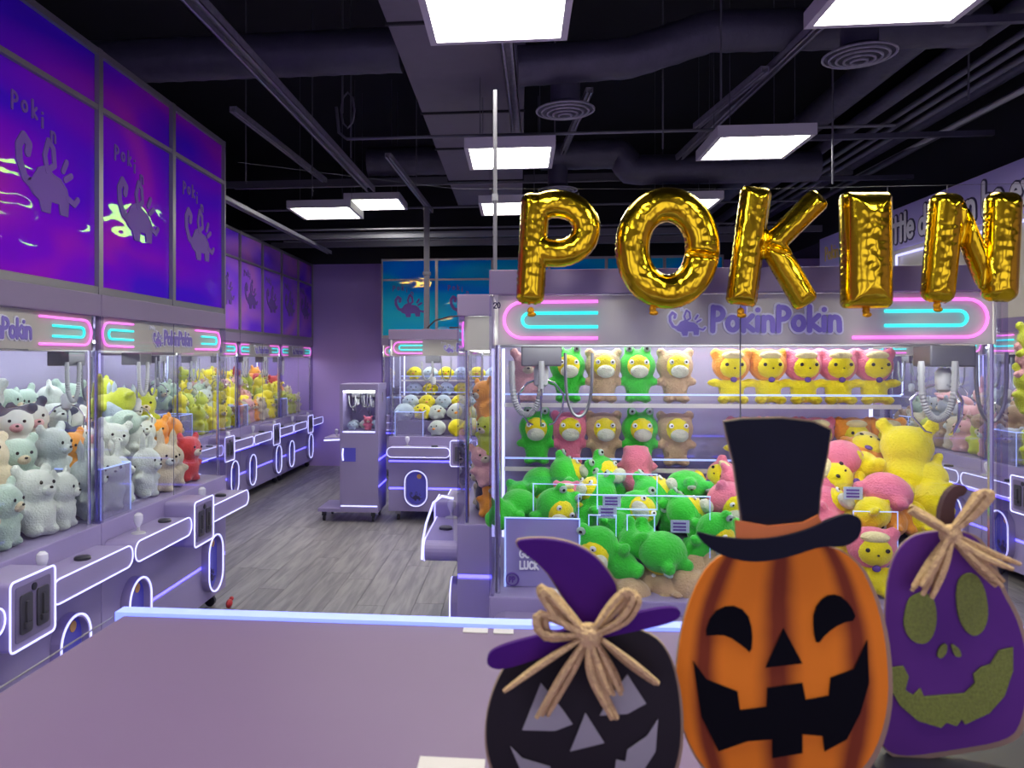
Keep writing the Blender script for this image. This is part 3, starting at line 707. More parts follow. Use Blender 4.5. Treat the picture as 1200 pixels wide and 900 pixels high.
for k, (x_, y_, z_, x2) in enumerate(((2.2, 6.2, 3.33, 3.6), (2.2, 4.2, 3.36, 3.6), (1.7, 7.4, 3.28, 3.6))):
    thing1('cross_bar', MB().box(x_, y_, z_-.02, x2, y_+.04, z_+.02), 'duct', ('crossbar carrying the pipes at upper right', 'nearest crossbar carrying the pipes at upper right', 'farthest crossbar carrying the pipes at upper right')[k], 'bar')
# thin cross conduits
for k, (y_, z_, x0, x1, lb) in enumerate(((5.6, 3.23, -1.35, 2.6, 'thin conduit crossing at the level of the light above letter P'), (7.9, 3.42, -3.0, 3.0, 'upper of the thin conduits crossing above the aisle'),
       (8.6, 3.32, -3.0, 3.2, 'middle of the thin conduits crossing above the aisle'), (8.9, 3.14, -3.3, 3.2, 'lower of the thin conduits crossing above the aisle'), (9.6, 3.12, -3.0, 3.2, 'lowest conduit crossing just above the back wall'))):
    q = [(x0, y_, z_+.25), (x0+.02, y_, z_+.06), (x0+.08, y_, z_+.01)] if k == 0 else [(x0, y_, z_)]
    thing1('conduit', MB().tube(q+[(x1, y_, z_)], .012, 6), 'pipe', lb, 'conduit', True, 'cross conduits')
for k, (y_, z_) in enumerate(((9.0, 3.05), (10.0, 3.10), (8.2, 3.5))):
    thing1('cross_beam', MB().box(-3.3, y_, z_, 3.4, y_+.05, z_+.07), 'pipe', ('dark beam crossing just above the aisle lights', 'dark beam crossing close to the back wall', 'high dark beam crossing behind the lights')[k], 'beam')
# hanging loop of cable and rods
thing1('cable_loop', MB().tube([(-1.28, 5.5, 4.6), (-1.28, 5.5, 3.4)]+[(-1.24+.05*math.cos(PI-i*PI/8*2), 5.5, 3.42+.13*math.sin(i*PI/4)) for i in range(0, 9)], .008, 6), 'pipe', 'looped grey cable hanging right of the long channel strut', 'cable', True)
RODL = ['thin dark hanging rod at far left above the raised windows', 'thin dark hanging rod left of the cable loop', 'thin dark hanging rod beside the cable loop', 'thin dark hanging rod between letters O and K',
        'thin dark hanging rod just right of the round vent', 'long thin dark hanging rod over letter K', 'thin dark hanging rod among the pipes at upper right', 'thin dark hanging rod over the aisle-end machine', 'thin dark hanging rod near the light above letter P']
for k, (x_, y_, z0) in enumerate(((-2.15, 5.9, 3.0), (-1.75, 6.4, 3.0), (-1.24, 5.6, 3.1), (.95, 5.2, 3.0), (1.12, 4.4, 3.05), (1.95, 5.0, 2.7), (2.75, 5.0, 3.2), (-.95, 7.1, 3.2), (.25, 5.4, 3.0))):
    thing1('hanging_rod', MB().tube([(x_, y_, z0), (x_, y_, ZC)], .006, 6), 'pipe', RODL[k], 'rod', True, 'hanging rods')
# poles
def pole(x, y, z0, z1, wd, label):
    p = empty('power_pole', (x, y, z0), 0, label, 'pole')
    MB().box(-wd/2, -wd/2, 0, wd/2, wd/2, z1-z0, .004).build('channel', 'pole', p)
    MB().box(-wd*.8, -wd*.8, 0, wd*.8, wd*.8, .02).build('foot', 'steel', p); MB().box(-wd*.7, -wd*.7, (z1-z0)*.45, wd*.7, wd*.7, (z1-z0)*.45+.03).build('clamp', 'steel', p)
pole(-.105, 3.42, 1.906, 2.80, .018, 'thin grey pole rising from the big machine beside the letter P balloon')
pole(-.955, 7.95, 1.906, 3.2, .055, 'grey pole rising behind the aisle-end machine in front of the blue windows')
t = MB(); t.tube([(-.93+.0, 7.8, 1.93), (-.85, 7.75, 2.0), (-.70, 7.75, 2.04), (-.55, 7.75, 2.05), (-.45, 7.75, 1.98), (-.55, 7.75, 1.93), (-.70, 7.75, 1.93)], .009, 6)
t.tube([(-.52, 7.75, 2.0), (-.46, 7.76, 2.10), (-.38, 7.76, 2.08), (-.40, 7.76, 1.96), (-.5, 7.76, 1.93), (-.3, 7.76, 1.93)], .008, 6)
thing1('tangled_cable', t, 'dark_plastic', 'black cable tangled on top of the aisle-end machine', 'cable', True)

# ------------------------------------------------------------------ plush toys
def blob(name, ells, voxel, m, sm=3):
    mb = MB()
    for c, r in ells: mb.ell(c, r, 14, 10)
    o = mb.build('tmp', None)
    a_ = o.modifiers.new('r', 'REMESH'); a_.mode = 'VOXEL'; a_.voxel_size = voxel; a_.use_smooth_shade = True
    b_ = o.modifiers.new('s', 'SMOOTH'); b_.iterations = sm; b_.factor = .6
    dg = bpy.context.evaluated_depsgraph_get(); me = bpy.data.meshes.new_from_object(o.evaluated_get(dg)); me.name = name
    bpy.data.objects.remove(o); me.materials.clear(); me.materials.append(M[m])
    for p in me.polygons: p.use_smooth = True
    return me
def E(*a): return [((x, y, z), (rx, ry, rz)) for x, y, z, rx, ry, rz in a]
def ellmesh(name, m, *es):
    mb = MB()
    for c, r in E(*es): mb.ell(c, r, 12, 8)
    return mb.mesh(name, m, True)
LIMB = [(-.056, -.012, .078, .022, .02, .016), (.056, -.012, .078, .022, .02, .016), (-.028, -.018, .014, .022, .03, .015), (.028, -.018, .014, .022, .03, .015)]
EARS = {'frog': [(-.032, -.005, .200, .02, .018, .018), (.032, -.005, .200, .02, .018, .018)], 'bear': [(-.052, 0, .187, .02, .012, .02), (.052, 0, .187, .02, .012, .02)],
        'bunny': [(-.028, .0, .215, .014, .012, .042), (.028, .0, .215, .014, .012, .042)], 'none': []}
PROTO = {}
def proto_plush(kind, parts):
    PROTO[kind] = parts  # list of (name, mesh)
EYE2 = lambda y, z, dx, r: [(-dx, y, z, r, r*.5, r), (dx, y, z, r, r*.5, r)]
def mk_duck(col, ears):
    body = blob('body', E((0, 0, .055, .046, .042, .052), (0, .004, .137, .070, .056, .061), (0, .045, .04, .018, .018, .018), *LIMB, *EARS[ears]), .0075, 'fur_'+col)
    ps = [('body', body), ('face', ellmesh('face', 'fur_yellow', (0, -.024, .137, .047, .036, .044))), ('bill', ellmesh('bill', 'fur_bill', (0, -.064, .117, .033, .021, .024))),
          ('eye', ellmesh('eye', 'eye_white', *EYE2(-.054, .152, .027, .009))), ('pupil', ellmesh('pupil', 'eye_dark', *EYE2(-.0585, .152, .026, .0035)))]
    if ears == 'frog': ps.append(('hood_eye', ellmesh('hood_eye', 'fur_mint', *EYE2(-.02, .202, .032, .013)))); ps.append(('hood_pupil', ellmesh('hood_pupil', 'eye_dark', *EYE2(-.026, .202, .032, .005))))
    return ps
def mk_hood(col):
    body = blob('body', E((0, 0, .05, .046, .042, .05), (-.06, -.015, .075, .030, .016, .016), (.06, -.015, .075, .030, .016, .016), (-.034, -.03, .014, .022, .03, .017), (.034, -.03, .014, .022, .03, .017), (0, .05, .04, .015, .02, .015)), .0075, 'fur_yellow')
    hood = blob('hood', E((0, .006, .14, .070, .056, .061), (-.055, .0, .182, .022, .016, .022), (.055, .0, .182, .022, .016, .022), (0, 0, .094, .045, .04, .014)), .0075, 'fur_'+col)
    return [('body', body), ('hood', hood), ('face', ellmesh('face', 'fur_yellow', (0, -.026, .134, .049, .036, .043))), ('brim', ellmesh('brim', 'fur_brim', (0, -.030, .176, .040, .028, .017))),
            ('eye', ellmesh('eye', 'eye_dark', *EYE2(-.057, .143, .026, .0065))), ('nose', ellmesh('nose', 'eye_dark', (0, -.0635, .130, .004, .003, .003))), ('badge', ellmesh('badge', 'ink_purple', (0, -.044, .088, .012, .006, .010)))]
def mk_gen(col, ears, snout='fur_cream'):
    body = blob('body', E((0, 0, .058, .056, .05, .058), (0, -.004, .135, .062, .054, .054), *LIMB, *EARS[ears]), .0085, 'fur_'+col)
    return [('body', body), ('snout', ellmesh('snout', snout, (0, -.050, .123, .022, .016, .016))), ('eye', ellmesh('eye', 'eye_dark', *EYE2(-.053, .145, .022, .0055))), ('nose', ellmesh('nose', 'eye_dark', (0, -.065, .129, .006, .004, .004)))]
def mk_ball(col, beak):
    body = blob('body', E((0, 0, .062, .072, .062, .062), (-.066, -.01, .06, .016, .02, .025), (.066, -.01, .06, .016, .02, .025), (-.03, -.03, .010, .018, .02, .01), (.03, -.03, .010, .018, .02, .01)), .0085, 'fur_'+col)
    return [('body', body), ('snout', ellmesh('snout', beak, (0, -.062, .058, .014, .014, .009))), ('eye', ellmesh('eye', 'eye_dark', *EYE2(-.055, .078, .024, .006)))]
for c in ('green', 'pink'): PROTO['duck_'+c] = mk_duck(c, 'frog' if c == 'green' else 'bear')
PROTO['duck_beige'] = mk_duck('beige', 'bear')
for c in ('pink', 'orange'): PROTO['hood_'+c] = mk_hood(c)
for c in ('cream', 'white', 'mint', 'tan', 'orange', 'grey', 'yellow', 'beige', 'pink', 'rose', 'red', 'lime', 'dark'): PROTO['bear_'+c] = mk_gen(c, 'bear', 'fur_cream' if c not in ('cream', 'white') else 'fur_white')
for c in ('white', 'cream', 'rose', 'icy'): PROTO['bunny_'+c] = mk_gen(c, 'bunny', 'fur_white')
PROTO['cow'] = mk_gen('cow', 'bear', 'fur_rose')
PROTO['ball_yellow'] = mk_ball('yellow', 'fur_orange'); PROTO['ball_icy'] = mk_ball('icy', 'fur_grey'); PROTO['ball_white'] = mk_ball('white', 'fur_orange')
DESC = {'duck_green': 'yellow duck plush in a green frog hood', 'duck_pink': 'yellow duck plush in a pink hood', 'duck_beige': 'yellow duck plush in a beige bear suit',
        'hood_pink': 'yellow plush in a pink hood', 'hood_orange': 'yellow plush in an orange hood', 'cow': 'black-patched white cow plush',
        'ball_yellow': 'round yellow plush', 'ball_icy': 'round pale blue plush', 'ball_white': 'round white plush'}
def desc(kind): 
    if kind in DESC: return DESC[kind]
    a_, c_ = kind.split('_'); c_ = {'icy': 'pale blue', 'rose': 'dusty pink', 'tan': 'tan brown', 'lime': 'lime yellow'}.get(c_, c_); return f'{c_} {a_} plush'
def toy(kind, loc, rot=(0, 0, 0), s=1.0, label='', group=None, simple=False):
    r = bpy.data.objects.new('plush_toy', None); COL.objects.link(r); r.empty_display_size = .05
    r.location = loc; r.rotation_euler = rot; r.scale = (s, s, s); tag(r, label, 'plush toy', group)
    for nm, me in PROTO[kind]:
        if simple and nm in ('eye', 'nose', 'pupil', 'hood_pupil', 'badge'): continue
        o = bpy.data.objects.new(nm, me); COL.objects.link(o); o.parent = r
    return r
# ---- shelves of the big machine (positions measured on the photograph, standing on the shelves)
ORD = ['leftmost', 'second', 'third', 'fourth', 'fifth', 'sixth', 'seventh', 'eighth', 'ninth', 'tenth']
YS = 3.32
for i, (px, k) in enumerate(((619, 'bear_rose'), (665, 'duck_green'), (707, 'duck_beige'), (747, 'duck_green'), (791, 'duck_beige'), (857, 'hood_orange'), (900, 'hood_orange'), (941, 'hood_pink'), (982, 'hood_pink'), (1024, 'hood_pink'))):
    toy(k, (at(px, 470, YS).x, YS, 1.4205), (0, 0, random.uniform(-.08, .08)), 1.13, f'{desc(k)}, {ORD[i]} on the top shelf', 'plush on the top shelf')
for i, (px, k) in enumerate(((629, 'duck_green'), (667, 'duck_pink'), (707, 'duck_beige'), (750, 'duck_green'), (791, 'duck_beige'), (873, 'hood_pink'), (916, 'hood_pink'), (957, 'hood_pink'), (1000, 'hood_orange'), (1039, 'hood_orange'))):
    toy(k, (at(px, 545, YS).x, YS, 1.1555), (0, 0, random.uniform(-.08, .08)), 1.13 if i < 5 else 1.04, f'{desc(k)}, {ORD[i]} on the lower shelf', 'plush on the lower shelf')
# ---- heap of the big machine: (px, py, Y, kind, size, rot, label)
HEAP = [
 (622, 572, 3.10, 'duck_green', 1.15, (1.2, .5, 1.9), 'lying at the left end of the heap below the shelves'),
 (668, 566, 3.08, 'duck_green', 1.15, (.9, .3, 1.2), 'on top of the heap, bill raised to the right, left part'),
 (712, 566, 3.10, 'duck_green', 1.15, (.6, -.3, .9), 'on top of the heap under the beige one of the lower shelf'),
 (747, 553, 3.14, 'bear_pink', 1.1, (PI*.9, 0, 0), 'upside down on top of the heap below the green shelf toy'),
 (796, 578, 3.05, 'duck_green', 1.25, (1.1, .2, .4), 'at the middle of the heap top, bill pointing up'),
 (838, 566, 3.12, 'hood_pink', 1.0, (.9, .4, -1), 'small, behind the pale bill at mid heap'),
 (600, 596, 2.96, 'duck_green', 1.1, (1.4, 0, 2.4), 'face down at the left side of the heap'),
 (645, 605, 2.86, 'duck_green', 1.15, (.35, .5, .5), 'looking out just above the left prize chute'),
 (664, 585, 2.95, 'hood_pink', .7, (0, 0, 0), 'small, standing between green plush over the left chute'),
 (693, 590, 2.98, 'duck_green', 1.2, (1.0, 0, -1.3), 'lying with its bill to the left above the chute corner'),
 (738, 606, 2.90, 'duck_green', 1.2, (1.2, .6, -.4), 'under the printed tag in the centre of heap'),
 (775, 590, 2.98, 'duck_green', 1.25, (1.5, .2, 1.5), 'with its bill to the right, heap centre'),
 (712, 652, 2.74, 'duck_green', 1.25, (.5, -.9, -.7), 'leaning on the glass beside the witch hat'),
 (765, 640, 2.78, 'duck_green', 1.3, (1.9, .0, .6), 'seen from behind at the front glass, heap centre'),
 (733, 628, 2.82, 'duck_green', 1.1, (1.4, .8, 2.6), 'head down between two larger ones'),
 (812, 612, 2.86, 'duck_green', 1.15, (1.3, .2, 1.2), 'right of centre with a tag on its foot'),
 (830, 632, 2.78, 'duck_green', 1.1, (.6, .5, .7), 'looking right beside the top hat brim'),
 (848, 598, 2.92, 'duck_pink', 1.15, (.4, .2, .4), 'beside the crown of the black top hat'),
 (838, 652, 2.80, 'bear_beige', 1.1, (2.0, 0, 0), 'rolled forward at the front glass near the top hat brim'),
 (735, 688, 2.72, 'bear_beige', 1.1, (1.9, .2, .5), 'at the heap foot beside the raffia bow'),
 (772, 684, 2.74, 'bear_beige', 1.0, (1.7, 0, 1.0), 'at the heap foot, middle of three beige ones'),
 (808, 676, 2.74, 'bear_beige', 1.25, (2.1, .1, -.3), 'at the heap foot, largest beige one'),
 (870, 575, 3.05, 'duck_pink', 1.1, (1.2, .2, 1), 'behind the top hat, left'), (915, 575, 3.05, 'hood_pink', 1.1, (1.2, .2, -1), 'behind the top hat, right'),
 (880, 640, 2.85, 'duck_green', 1.1, (1.0, .2, 1), 'behind the top hat brim, left'), (925, 640, 2.85, 'hood_pink', 1.1, (1.1, .2, -1), 'behind the top hat brim, right'),
 (905, 690, 2.76, 'bear_beige', 1.1, (1.9, .2, .5), 'at heap foot behind the orange pumpkin'), (955, 690, 2.76, 'hood_orange', 1.1, (1.3, .2, .5), 'at heap foot behind the orange pumpkin shoulder'),
 (972, 532, 3.08, 'hood_pink', 1.2, (1.9, -.2, .5), 'tipped forward just right of the top hat'),
 (1012, 536, 3.10, 'hood_orange', 1.2, (2.2, .2, -.3), 'bent over below the orange hoods of lower shelf'),
 (1062, 540, 3.02, 'bear_yellow', 1.5, (.1, 0, 2.6), 'large, back turned, under the right claw'),
 (1088, 572, 2.96, 'bear_yellow', 1.2, (.6, .6, 2.2), 'slumped at the right edge of the heap'),
 (1045, 578, 2.92, 'hood_pink', 1.25, (1.5, .3, -.8), 'lying under the large yellow back'),
 (990, 572, 2.98, 'hood_pink', 1.3, (1.8, -.4, 1.0), 'lying right of the hat with yellow belly up'),
 (972, 600, 2.90, 'duck_pink', 1.1, (1.2, .4, .3), 'partly behind the hat crown base, right'),
 (1012, 606, 2.86, 'bear_yellow', 1.1, (.9, -.3, .7), 'with purple tags, left of the purple pumpkin bow'),
 (1045, 608, 2.90, 'bear_orange', 1.1, (1.5, .3, -.8), 'just left of the raffia bow on the purple pumpkin'),
 (985, 640, 2.86, 'hood_orange', 1.1, (1.5, .2, .7), 'behind the top hat brim end'),
 (1080, 610, 2.95, 'bear_yellow', 1.1, (1.5, .3, -.8), 'low at right, behind the raffia bow'),
]
for n_, (px, py, Y, k, s, rot, lb) in enumerate(HEAP):
    if k.startswith(('duck', 'hood')) and rot[0] > .5 and n_ % 4 and 'back' not in lb and 'behind at' not in lb and 'face down' not in lb:
        rot = (-rot[0]*.55, rot[1]*1.6, max(-1.1, min(1.1, rot[2])))   # lying on its back, bill up
    lb = ' '.join(lb.split()[:15-len(desc(k).split())+1])
    p = at(px, py, Y); c = Matrix.Rotation(rot[2], 3, 'Z') @ Matrix.Rotation(rot[1], 3, 'Y') @ Matrix.Rotation(rot[0], 3, 'X') @ Vector((0, 0, .10*s))
    toy(k, p-c, rot, s, f'{desc(k)} {lb}', 'plush heaped in the big machine')
q = at(1022, 690, 2.74); toy('hood_pink', (q.x, 2.74, .802), (0, 0, -.15), 1.15, 'yellow plush in a pink hood standing between the orange and purple pumpkins', 'plush heaped in the big machine')
# printed hang tags
for i, (px, py, Y) in enumerate(((717, 587, 2.80), (797, 617, 2.74), (1000, 578, 2.84), (712, 600, 2.76))):
    p = at(px, py, Y); t_ = empty('hang_tag', p, 0, ('printed tag in the centre of the green plush heap', 'printed tag left of the top hat brim', 'printed tag on plush right of the top hat', 'small printed tag just under the central tag')[i], 'tag')
    MB().box(-.032, 0, -.022, .032, .003, .022).build('flat_sheet', 'fur_icy', t_)
    m_ = MB(); [m_.box(-.024, -.002, z_, .02, 0, z_+.006) for z_ in (.008, -.004, -.015)]; m_.build('print', 'ink_purple', t_)

# ---- heaps of the other machines
ROWN = ['front row', 'second row', 'third row', 'back row']
COLN = ['first from left', 'second from left', 'third from left', 'fourth from left', 'fourth from right', 'third from right', 'second from right', 'first from right']
def heap(mach, cols, rows, pick, where, size=1.42, simple=True, zb=ZB, skip=lambda i, j: False, x0=-.655, dx=.187, risers=None):
    """toys sit on the steps of the machine's base, row by row; world = machine frame"""
    R = Matrix.Translation(mach.location) @ Matrix.Rotation(mach.rotation_euler.z, 4, 'Z')
    zs = [zb, .98, 1.10, 1.20]; ys = [.135, .33, .51, .70]
    for j in range(rows):
        for i in range(cols):
            if skip(i, j): continue
            k = pick(i, j); s = size*random.uniform(.92, 1.12)
            p = R @ Vector((x0+dx*i+random.uniform(-.02, .02), ys[j]+random.uniform(-.015, .015), zs[j]+.001))
            rx = random.choice((0, 0, 0, -.35, .35, 1.2)); 
            if j == 0: rx = random.choice((0, -.2, 0))
            rot = (rx, random.uniform(-.2, .2), mach.rotation_euler.z+random.uniform(-.9, .9))
            if rx > 1: p.z += .05*s
            toy(k, p, rot, s, f'{desc(k)}, {COLN[i]}, {ROWN[j]}, {where}', f'plush in {where}', simple and False)
def P(*a): return a
def choose(seq): return random.choice(seq)
n1 = ['bear_cream', 'bear_white', 'bear_mint', 'bunny_cream', 'bear_tan', 'bear_mint', 'bunny_white']
heap(m_near1, 8, 4, lambda i, j: ('bear_orange' if (i >= 6 and j >= 2) else 'bear_rose' if (i <= 3 and j == 0) else choose(n1)), 'nearest left machine', skip=lambda i, j: i < 2 and j == 0)
def pick2(i, j):
    if j == 0: return 'bear_red' if i == 6 else choose(['bunny_white', 'bear_white', 'bear_cream', 'bunny_cream'])
    if j == 1: return choose(['cow', 'bear_orange', 'bear_white', 'bear_cream']) if i < 6 else 'bear_orange'
    if j == 2: return 'cow' if i in (0, 1, 3) else choose(['bear_mint', 'bear_white', 'bear_grey']) if i < 5 else choose(['bear_lime', 'bunny_icy'])
    return choose(['bear_mint', 'bear_white']) if i < 5 else 'bear_lime'
heap(m_near2, 8, 4, pick2, 'second left machine', skip=lambda i, j: j == 0 and i > 6)
heap(m_far1, 8, 3, lambda i, j: choose(['bear_yellow', 'bear_lime', 'bear_mint', 'bear_white']), 'first far left machine', skip=lambda i, j: i < 3)
heap(m_far2, 8, 4, lambda i, j: choose(['bear_yellow', 'bear_lime', 'bear_orange', 'bear_yellow', 'bear_cream', 'bear_rose', 'ball_yellow']), 'middle far left machine')
heap(m_far3, 8, 4, lambda i, j: 'bear_red' if (i, j) in ((2, 3), (5, 2), (0, 3)) else choose(['bear_yellow', 'bear_orange', 'bear_cream', 'bear_lime']), 'last far left machine', skip=lambda i, j: i > 5)
heap(m_mid, 8, 2, lambda i, j: 'ball_yellow' if (i+2*j) % 3 == 0 else choose(['ball_icy', 'ball_white', 'ball_icy']), 'aisle-end machine', size=1.35, skip=lambda i, j: i < 2 and j == 0, )
Rm = m_mid.location
for j, (zz, yy) in enumerate(((1.391, .76), (1.221, .76), (1.10, .46))):
    for i in range(8):
        k = 'ball_yellow' if (i+j) % 2 == (0 if j < 2 else 1) and not (j == 2 and i > 3) else 'ball_icy'
        toy(k, (Rm.x-.60+.172*i, Rm.y+yy, zz), (0, 0, random.uniform(-.2, .2)), 1.12, f'{desc(k)}, {ORD[i]} on the {("upper shelf", "lower shelf", "top step")[j]} of the aisle-end machine', 'plush in the aisle-end machine')
heap(m_c, 8, 4, lambda i, j: choose(['bear_rose', 'bear_cream', 'bear_tan', 'bear_lime', 'bear_dark', 'bunny_rose', 'bear_orange']), 'machine behind the big machine', skip=lambda i, j: i == 7)
for n, mr in enumerate(m_r[:3]):
    heap(mr, 8, 3 if n else 4, lambda i, j: choose(['bear_cream', 'bear_lime', 'bear_rose', 'bear_tan', 'bunny_rose', 'bear_grey', 'bear_mint']), f'{("nearest", "second", "third")[n]} right machine', skip=lambda i, j: (n == 0 and i > 4))
for l_ in range(4):
    for k_ in range(4):
        kk = random.choice(('bear_rose', 'bear_cream', 'bear_tan', 'bear_lime', 'bunny_rose', 'bear_orange', 'bear_grey', 'bear_mint'))
        toy(kk, (-.285+.14+.19*k_, 4.31-.635+random.uniform(-.015, .03), ZB+.001+.155*l_), (random.uniform(-.3, .3), random.uniform(-.2, .2), random.uniform(-1.2, .3)), 1.05, f'{desc(kk)} at the end glass behind big machine, {("bottom", "second", "third", "top")[l_]} layer, {COLN[k_]}', 'plush against the end glass')
# prizes in the small cabinet
for i, (x_, y_, k) in enumerate(((.10, .12, 'ball_icy'), (.26, .12, 'bear_pink'), (.19, .30, 'ball_white'), (.08, .32, 'ball_icy'), (.30, .32, 'ball_icy'))):
    toy(k, (-1.76+x_, 7.45+y_, .901), (0, 0, .2*i), .72, f'small {desc(k)} in the slim cabinet, {("front left", "front right", "middle", "rear left", "rear right")[i]}', 'prizes in the slim cabinet')
# stack of prizes near the left edge of the big machine, hanging plush at far right
for i, (px, py, k) in enumerate(((1196, 408, 'bear_lime'), (1194, 432, 'bear_rose'), (1192, 456, 'bear_lime'))):
    p = at(px, py, 3.2); toy(k, (p.x+.05, 3.2, p.z-.1), (0, 0, 0), 1.0, f'{desc(k)} hanging beside the right edge, {("top", "middle", "bottom")[i]} of the string', 'plush strung at right edge')
p = at(1196, 408, 3.2); thing1('hanging_string', MB().tube([(p.x+.05, 3.2, 1.48), (p.x+.05, 3.2, 3.5)], .002, 4), 'pipe', 'thin string holding the plush at the right edge', 'string')

# ------------------------------------------------------------------ gold foil letter balloons
YL = 2.40; PXM = YL/900*1.0
def loc2(px, py): v = at(px, py, YL); return v.x, v.z
def sd_box(p, a, b, hw, rd):
    ax, az = a; bx, bz = b; L0 = math.hypot(bx-ax, bz-az); ux, uz = (bx-ax)/L0, (bz-az)/L0
    dx, dz = p[0]-(ax+bx)/2, p[1]-(az+bz)/2
    u, v = abs(dx*ux+dz*uz)-L0/2+rd, abs(-dx*uz+dz*ux)-hw+rd
    return math.hypot(max(u, 0), max(v, 0))+min(max(u, v), 0)-rd
def sd_ring(p, c, rx, rz, t):
    dx, dz = (p[0]-c[0])/rx, (p[1]-c[1])/rz; k = math.hypot(dx, dz)
    g = math.hypot(dx/rx, dz/rz)/max(k, 1e-6); return abs(k-1)/max(g, 1e-6)-t if k > .05 else rx-t
def balloon(letter, sdf, x0, z0, x1, z1, c, depth, label, knot, creases=()):
    """inflated foil: thickness grows from the welded seam inwards; coordinates are pixels of the photo turned into metres about c"""
    r = empty('letter_balloon', (0, YL, 0), 0, label, 'balloon', 'gold letter balloons')
    st = 1.6; nx = int((x1-x0)/st)+3; nz = int((z1-z0)/st)+3; e = .4
    P2 = {}; inside = set(); H_ = {}
    sc_ = lambda q: sdf(q)+.45*math.sin(q[0]*.9)*math.sin(q[1]*.85)
    for i in range(nx):
        for j in range(nz):
            q = (x0-st+i*st, z0-st+j*st); d = sc_(q)
            if d < st*1.3:
                if d > 0:
                    for _ in range(3):
                        g = ((sc_((q[0]+e, q[1]))-sc_((q[0]-e, q[1])))/(2*e), (sc_((q[0], q[1]+e))-sc_((q[0], q[1]-e)))/(2*e)); dd = sc_(q)
                        q = (q[0]-g[0]*dd, q[1]-g[1]*dd)
                    h_ = 0
                else:
                    R0 = depth; t = min(-sdf(q), R0)/R0; t = max(t, 0)
                    h_ = R0*.85*math.sqrt(max(0, 1-(1-t)**2))
                    nn = noise.noise(Vector((q[0]*.16, q[1]*.16, ord(letter)))); n2 = noise.noise(Vector((q[0]*.5, q[1]*.5, 3.1)))
                    h_ += (nn*.8*t + n2*.8*math.exp(-t*3)*min(1, t*6))
                    for (ax, az, bx, bz) in creases:
                        L0 = math.hypot(bx-ax, bz-az); u = ((q[0]-ax)*(bx-ax)+(q[1]-az)*(bz-az))/L0/L0
                        if -.05 < u < 1.05:
                            v = abs((q[0]-ax)*(bz-az)-(q[1]-az)*(bx-ax))/L0; h_ *= 1-.75*math.exp(-(v/2.6)**2)
                    h_ = max(h_, .1)
                P2[(i, j)] = q; H_[(i, j)] = h_; inside.add((i, j))
    vs = []; fs = []; idf = {}; idb = {}
    def W_(q, h, sgn):
        X, Z = loc2(q[0], q[1]); return (X, sgn*h*PXM, Z)
    for k in P2:
        idf[k] = len(vs); vs.append(W_(P2[k], H_[k], -1))
        if H_[k] == 0: idb[k] = idf[k]
        else: idb[k] = len(vs); vs.append(W_(P2[k], H_[k], 1))
    for (i, j) in P2:
        ks = [(i, j), (i+1, j), (i+1, j+1), (i, j+1)]
        if all(k in P2 for k in ks) and any(H_[k] > 0 for k in ks):
            fs.append([idf[k] for k in ks]); fs.append([idb[k] for k in reversed(ks)])
    me = bpy.data.meshes.new('foil'); me.from_pydata(vs, [], fs); bm = bmesh.new(); bm.from_mesh(me)
    bmesh.ops.remove_doubles(bm, verts=bm.verts, dist=.00015); bmesh.ops.smooth_vert(bm, verts=bm.verts, factor=.5, use_axis_x=True, use_axis_y=True, use_axis_z=True)
    bmesh.ops.recalc_face_normals(bm, faces=bm.faces[:]); bm.to_mesh(me); bm.free()
    me.materials.append(M['gold_foil'])
    for p_ in me.polygons: p_.use_smooth = True
    o = bpy.data.objects.new('foil', me); COL.objects.link(o); o.parent = r
    kx, kz = knot; X, Z = loc2(kx, kz)
    MB().ell((X, 0, Z), (.011, .009, .012)).ell((X+.003, 0, Z-.012), (.014, .006, .008)).build('filling_neck', 'gold_seam', r, True)
    # hanging loop at the top
    X, Z = loc2(c[0], c[1]); MB().tube([(X, 0, Z-.012), (X, 0, 1.6+.2*YL/.9*.97)], .0012, 4).build('hanging_thread', 'pole', r)
    return r
mn = min
balloon('P', lambda q: mn(sd_box(q, (628, 226), (621, 357), 17, 11), max(sd_ring(q, (652, 268), 35, 29, 16.8), 620-q[0])), 604, 218, 708, 362, (678, 224), 16.8, 'gold foil balloon letter P at the left of the row', (622, 364))
balloon('O', lambda q: sd_ring(q, (782, 291), 41, 51, 20.5), 716, 214, 846, 366, (790, 224), 20.5, 'gold foil balloon letter O, second in the row', (765, 362), creases=((800, 296, 845, 303),))
balloon('K', lambda q: mn(sd_box(q, (887, 219), (868, 358), 18.5, 7), sd_box(q, (897, 294), (962, 230), 14.5, 8), sd_box(q, (902, 282), (946, 358), 15.5, 8)), 846, 214, 980, 364, (873, 222), 18.5, 'gold foil balloon letter K between O and I', (868, 365), creases=((903, 225, 886, 350), (890, 288, 930, 300)))
balloon('I', lambda q: sd_box(q, (1014, 225), (1015, 362), 29.5, 8), 982, 220, 1048, 366, (1040, 228), 29, 'gold foil balloon letter I standing fourth, plain broad bar', (1015, 364))
balloon('N', lambda q: mn(sd_box(q, (1110, 226), (1098, 355), 19.5, 13), sd_box(q, (1176, 225), (1170, 354), 20.5, 13), sd_box(q, (1118, 238), (1160, 338), 12, 7)), 1074, 218, 1204, 360, (1110, 226), 20, 'gold foil balloon letter N at the right edge', (1098, 358), creases=((1131, 235, 1118, 350), (1152, 240, 1150, 350)))
x0_, z0_ = -.35, 1.6+.2*YL/.9*.97
thing1('balloon_line', MB().tube([(-.9, YL, z0_+.12), (-.2, YL, z0_+.02), (.7, YL, z0_), (1.6, YL, z0_), (2.6, YL, z0_+.10)], .0005, 4), 'pipe', 'thin clear line from which the gold letter balloons hang', 'line')

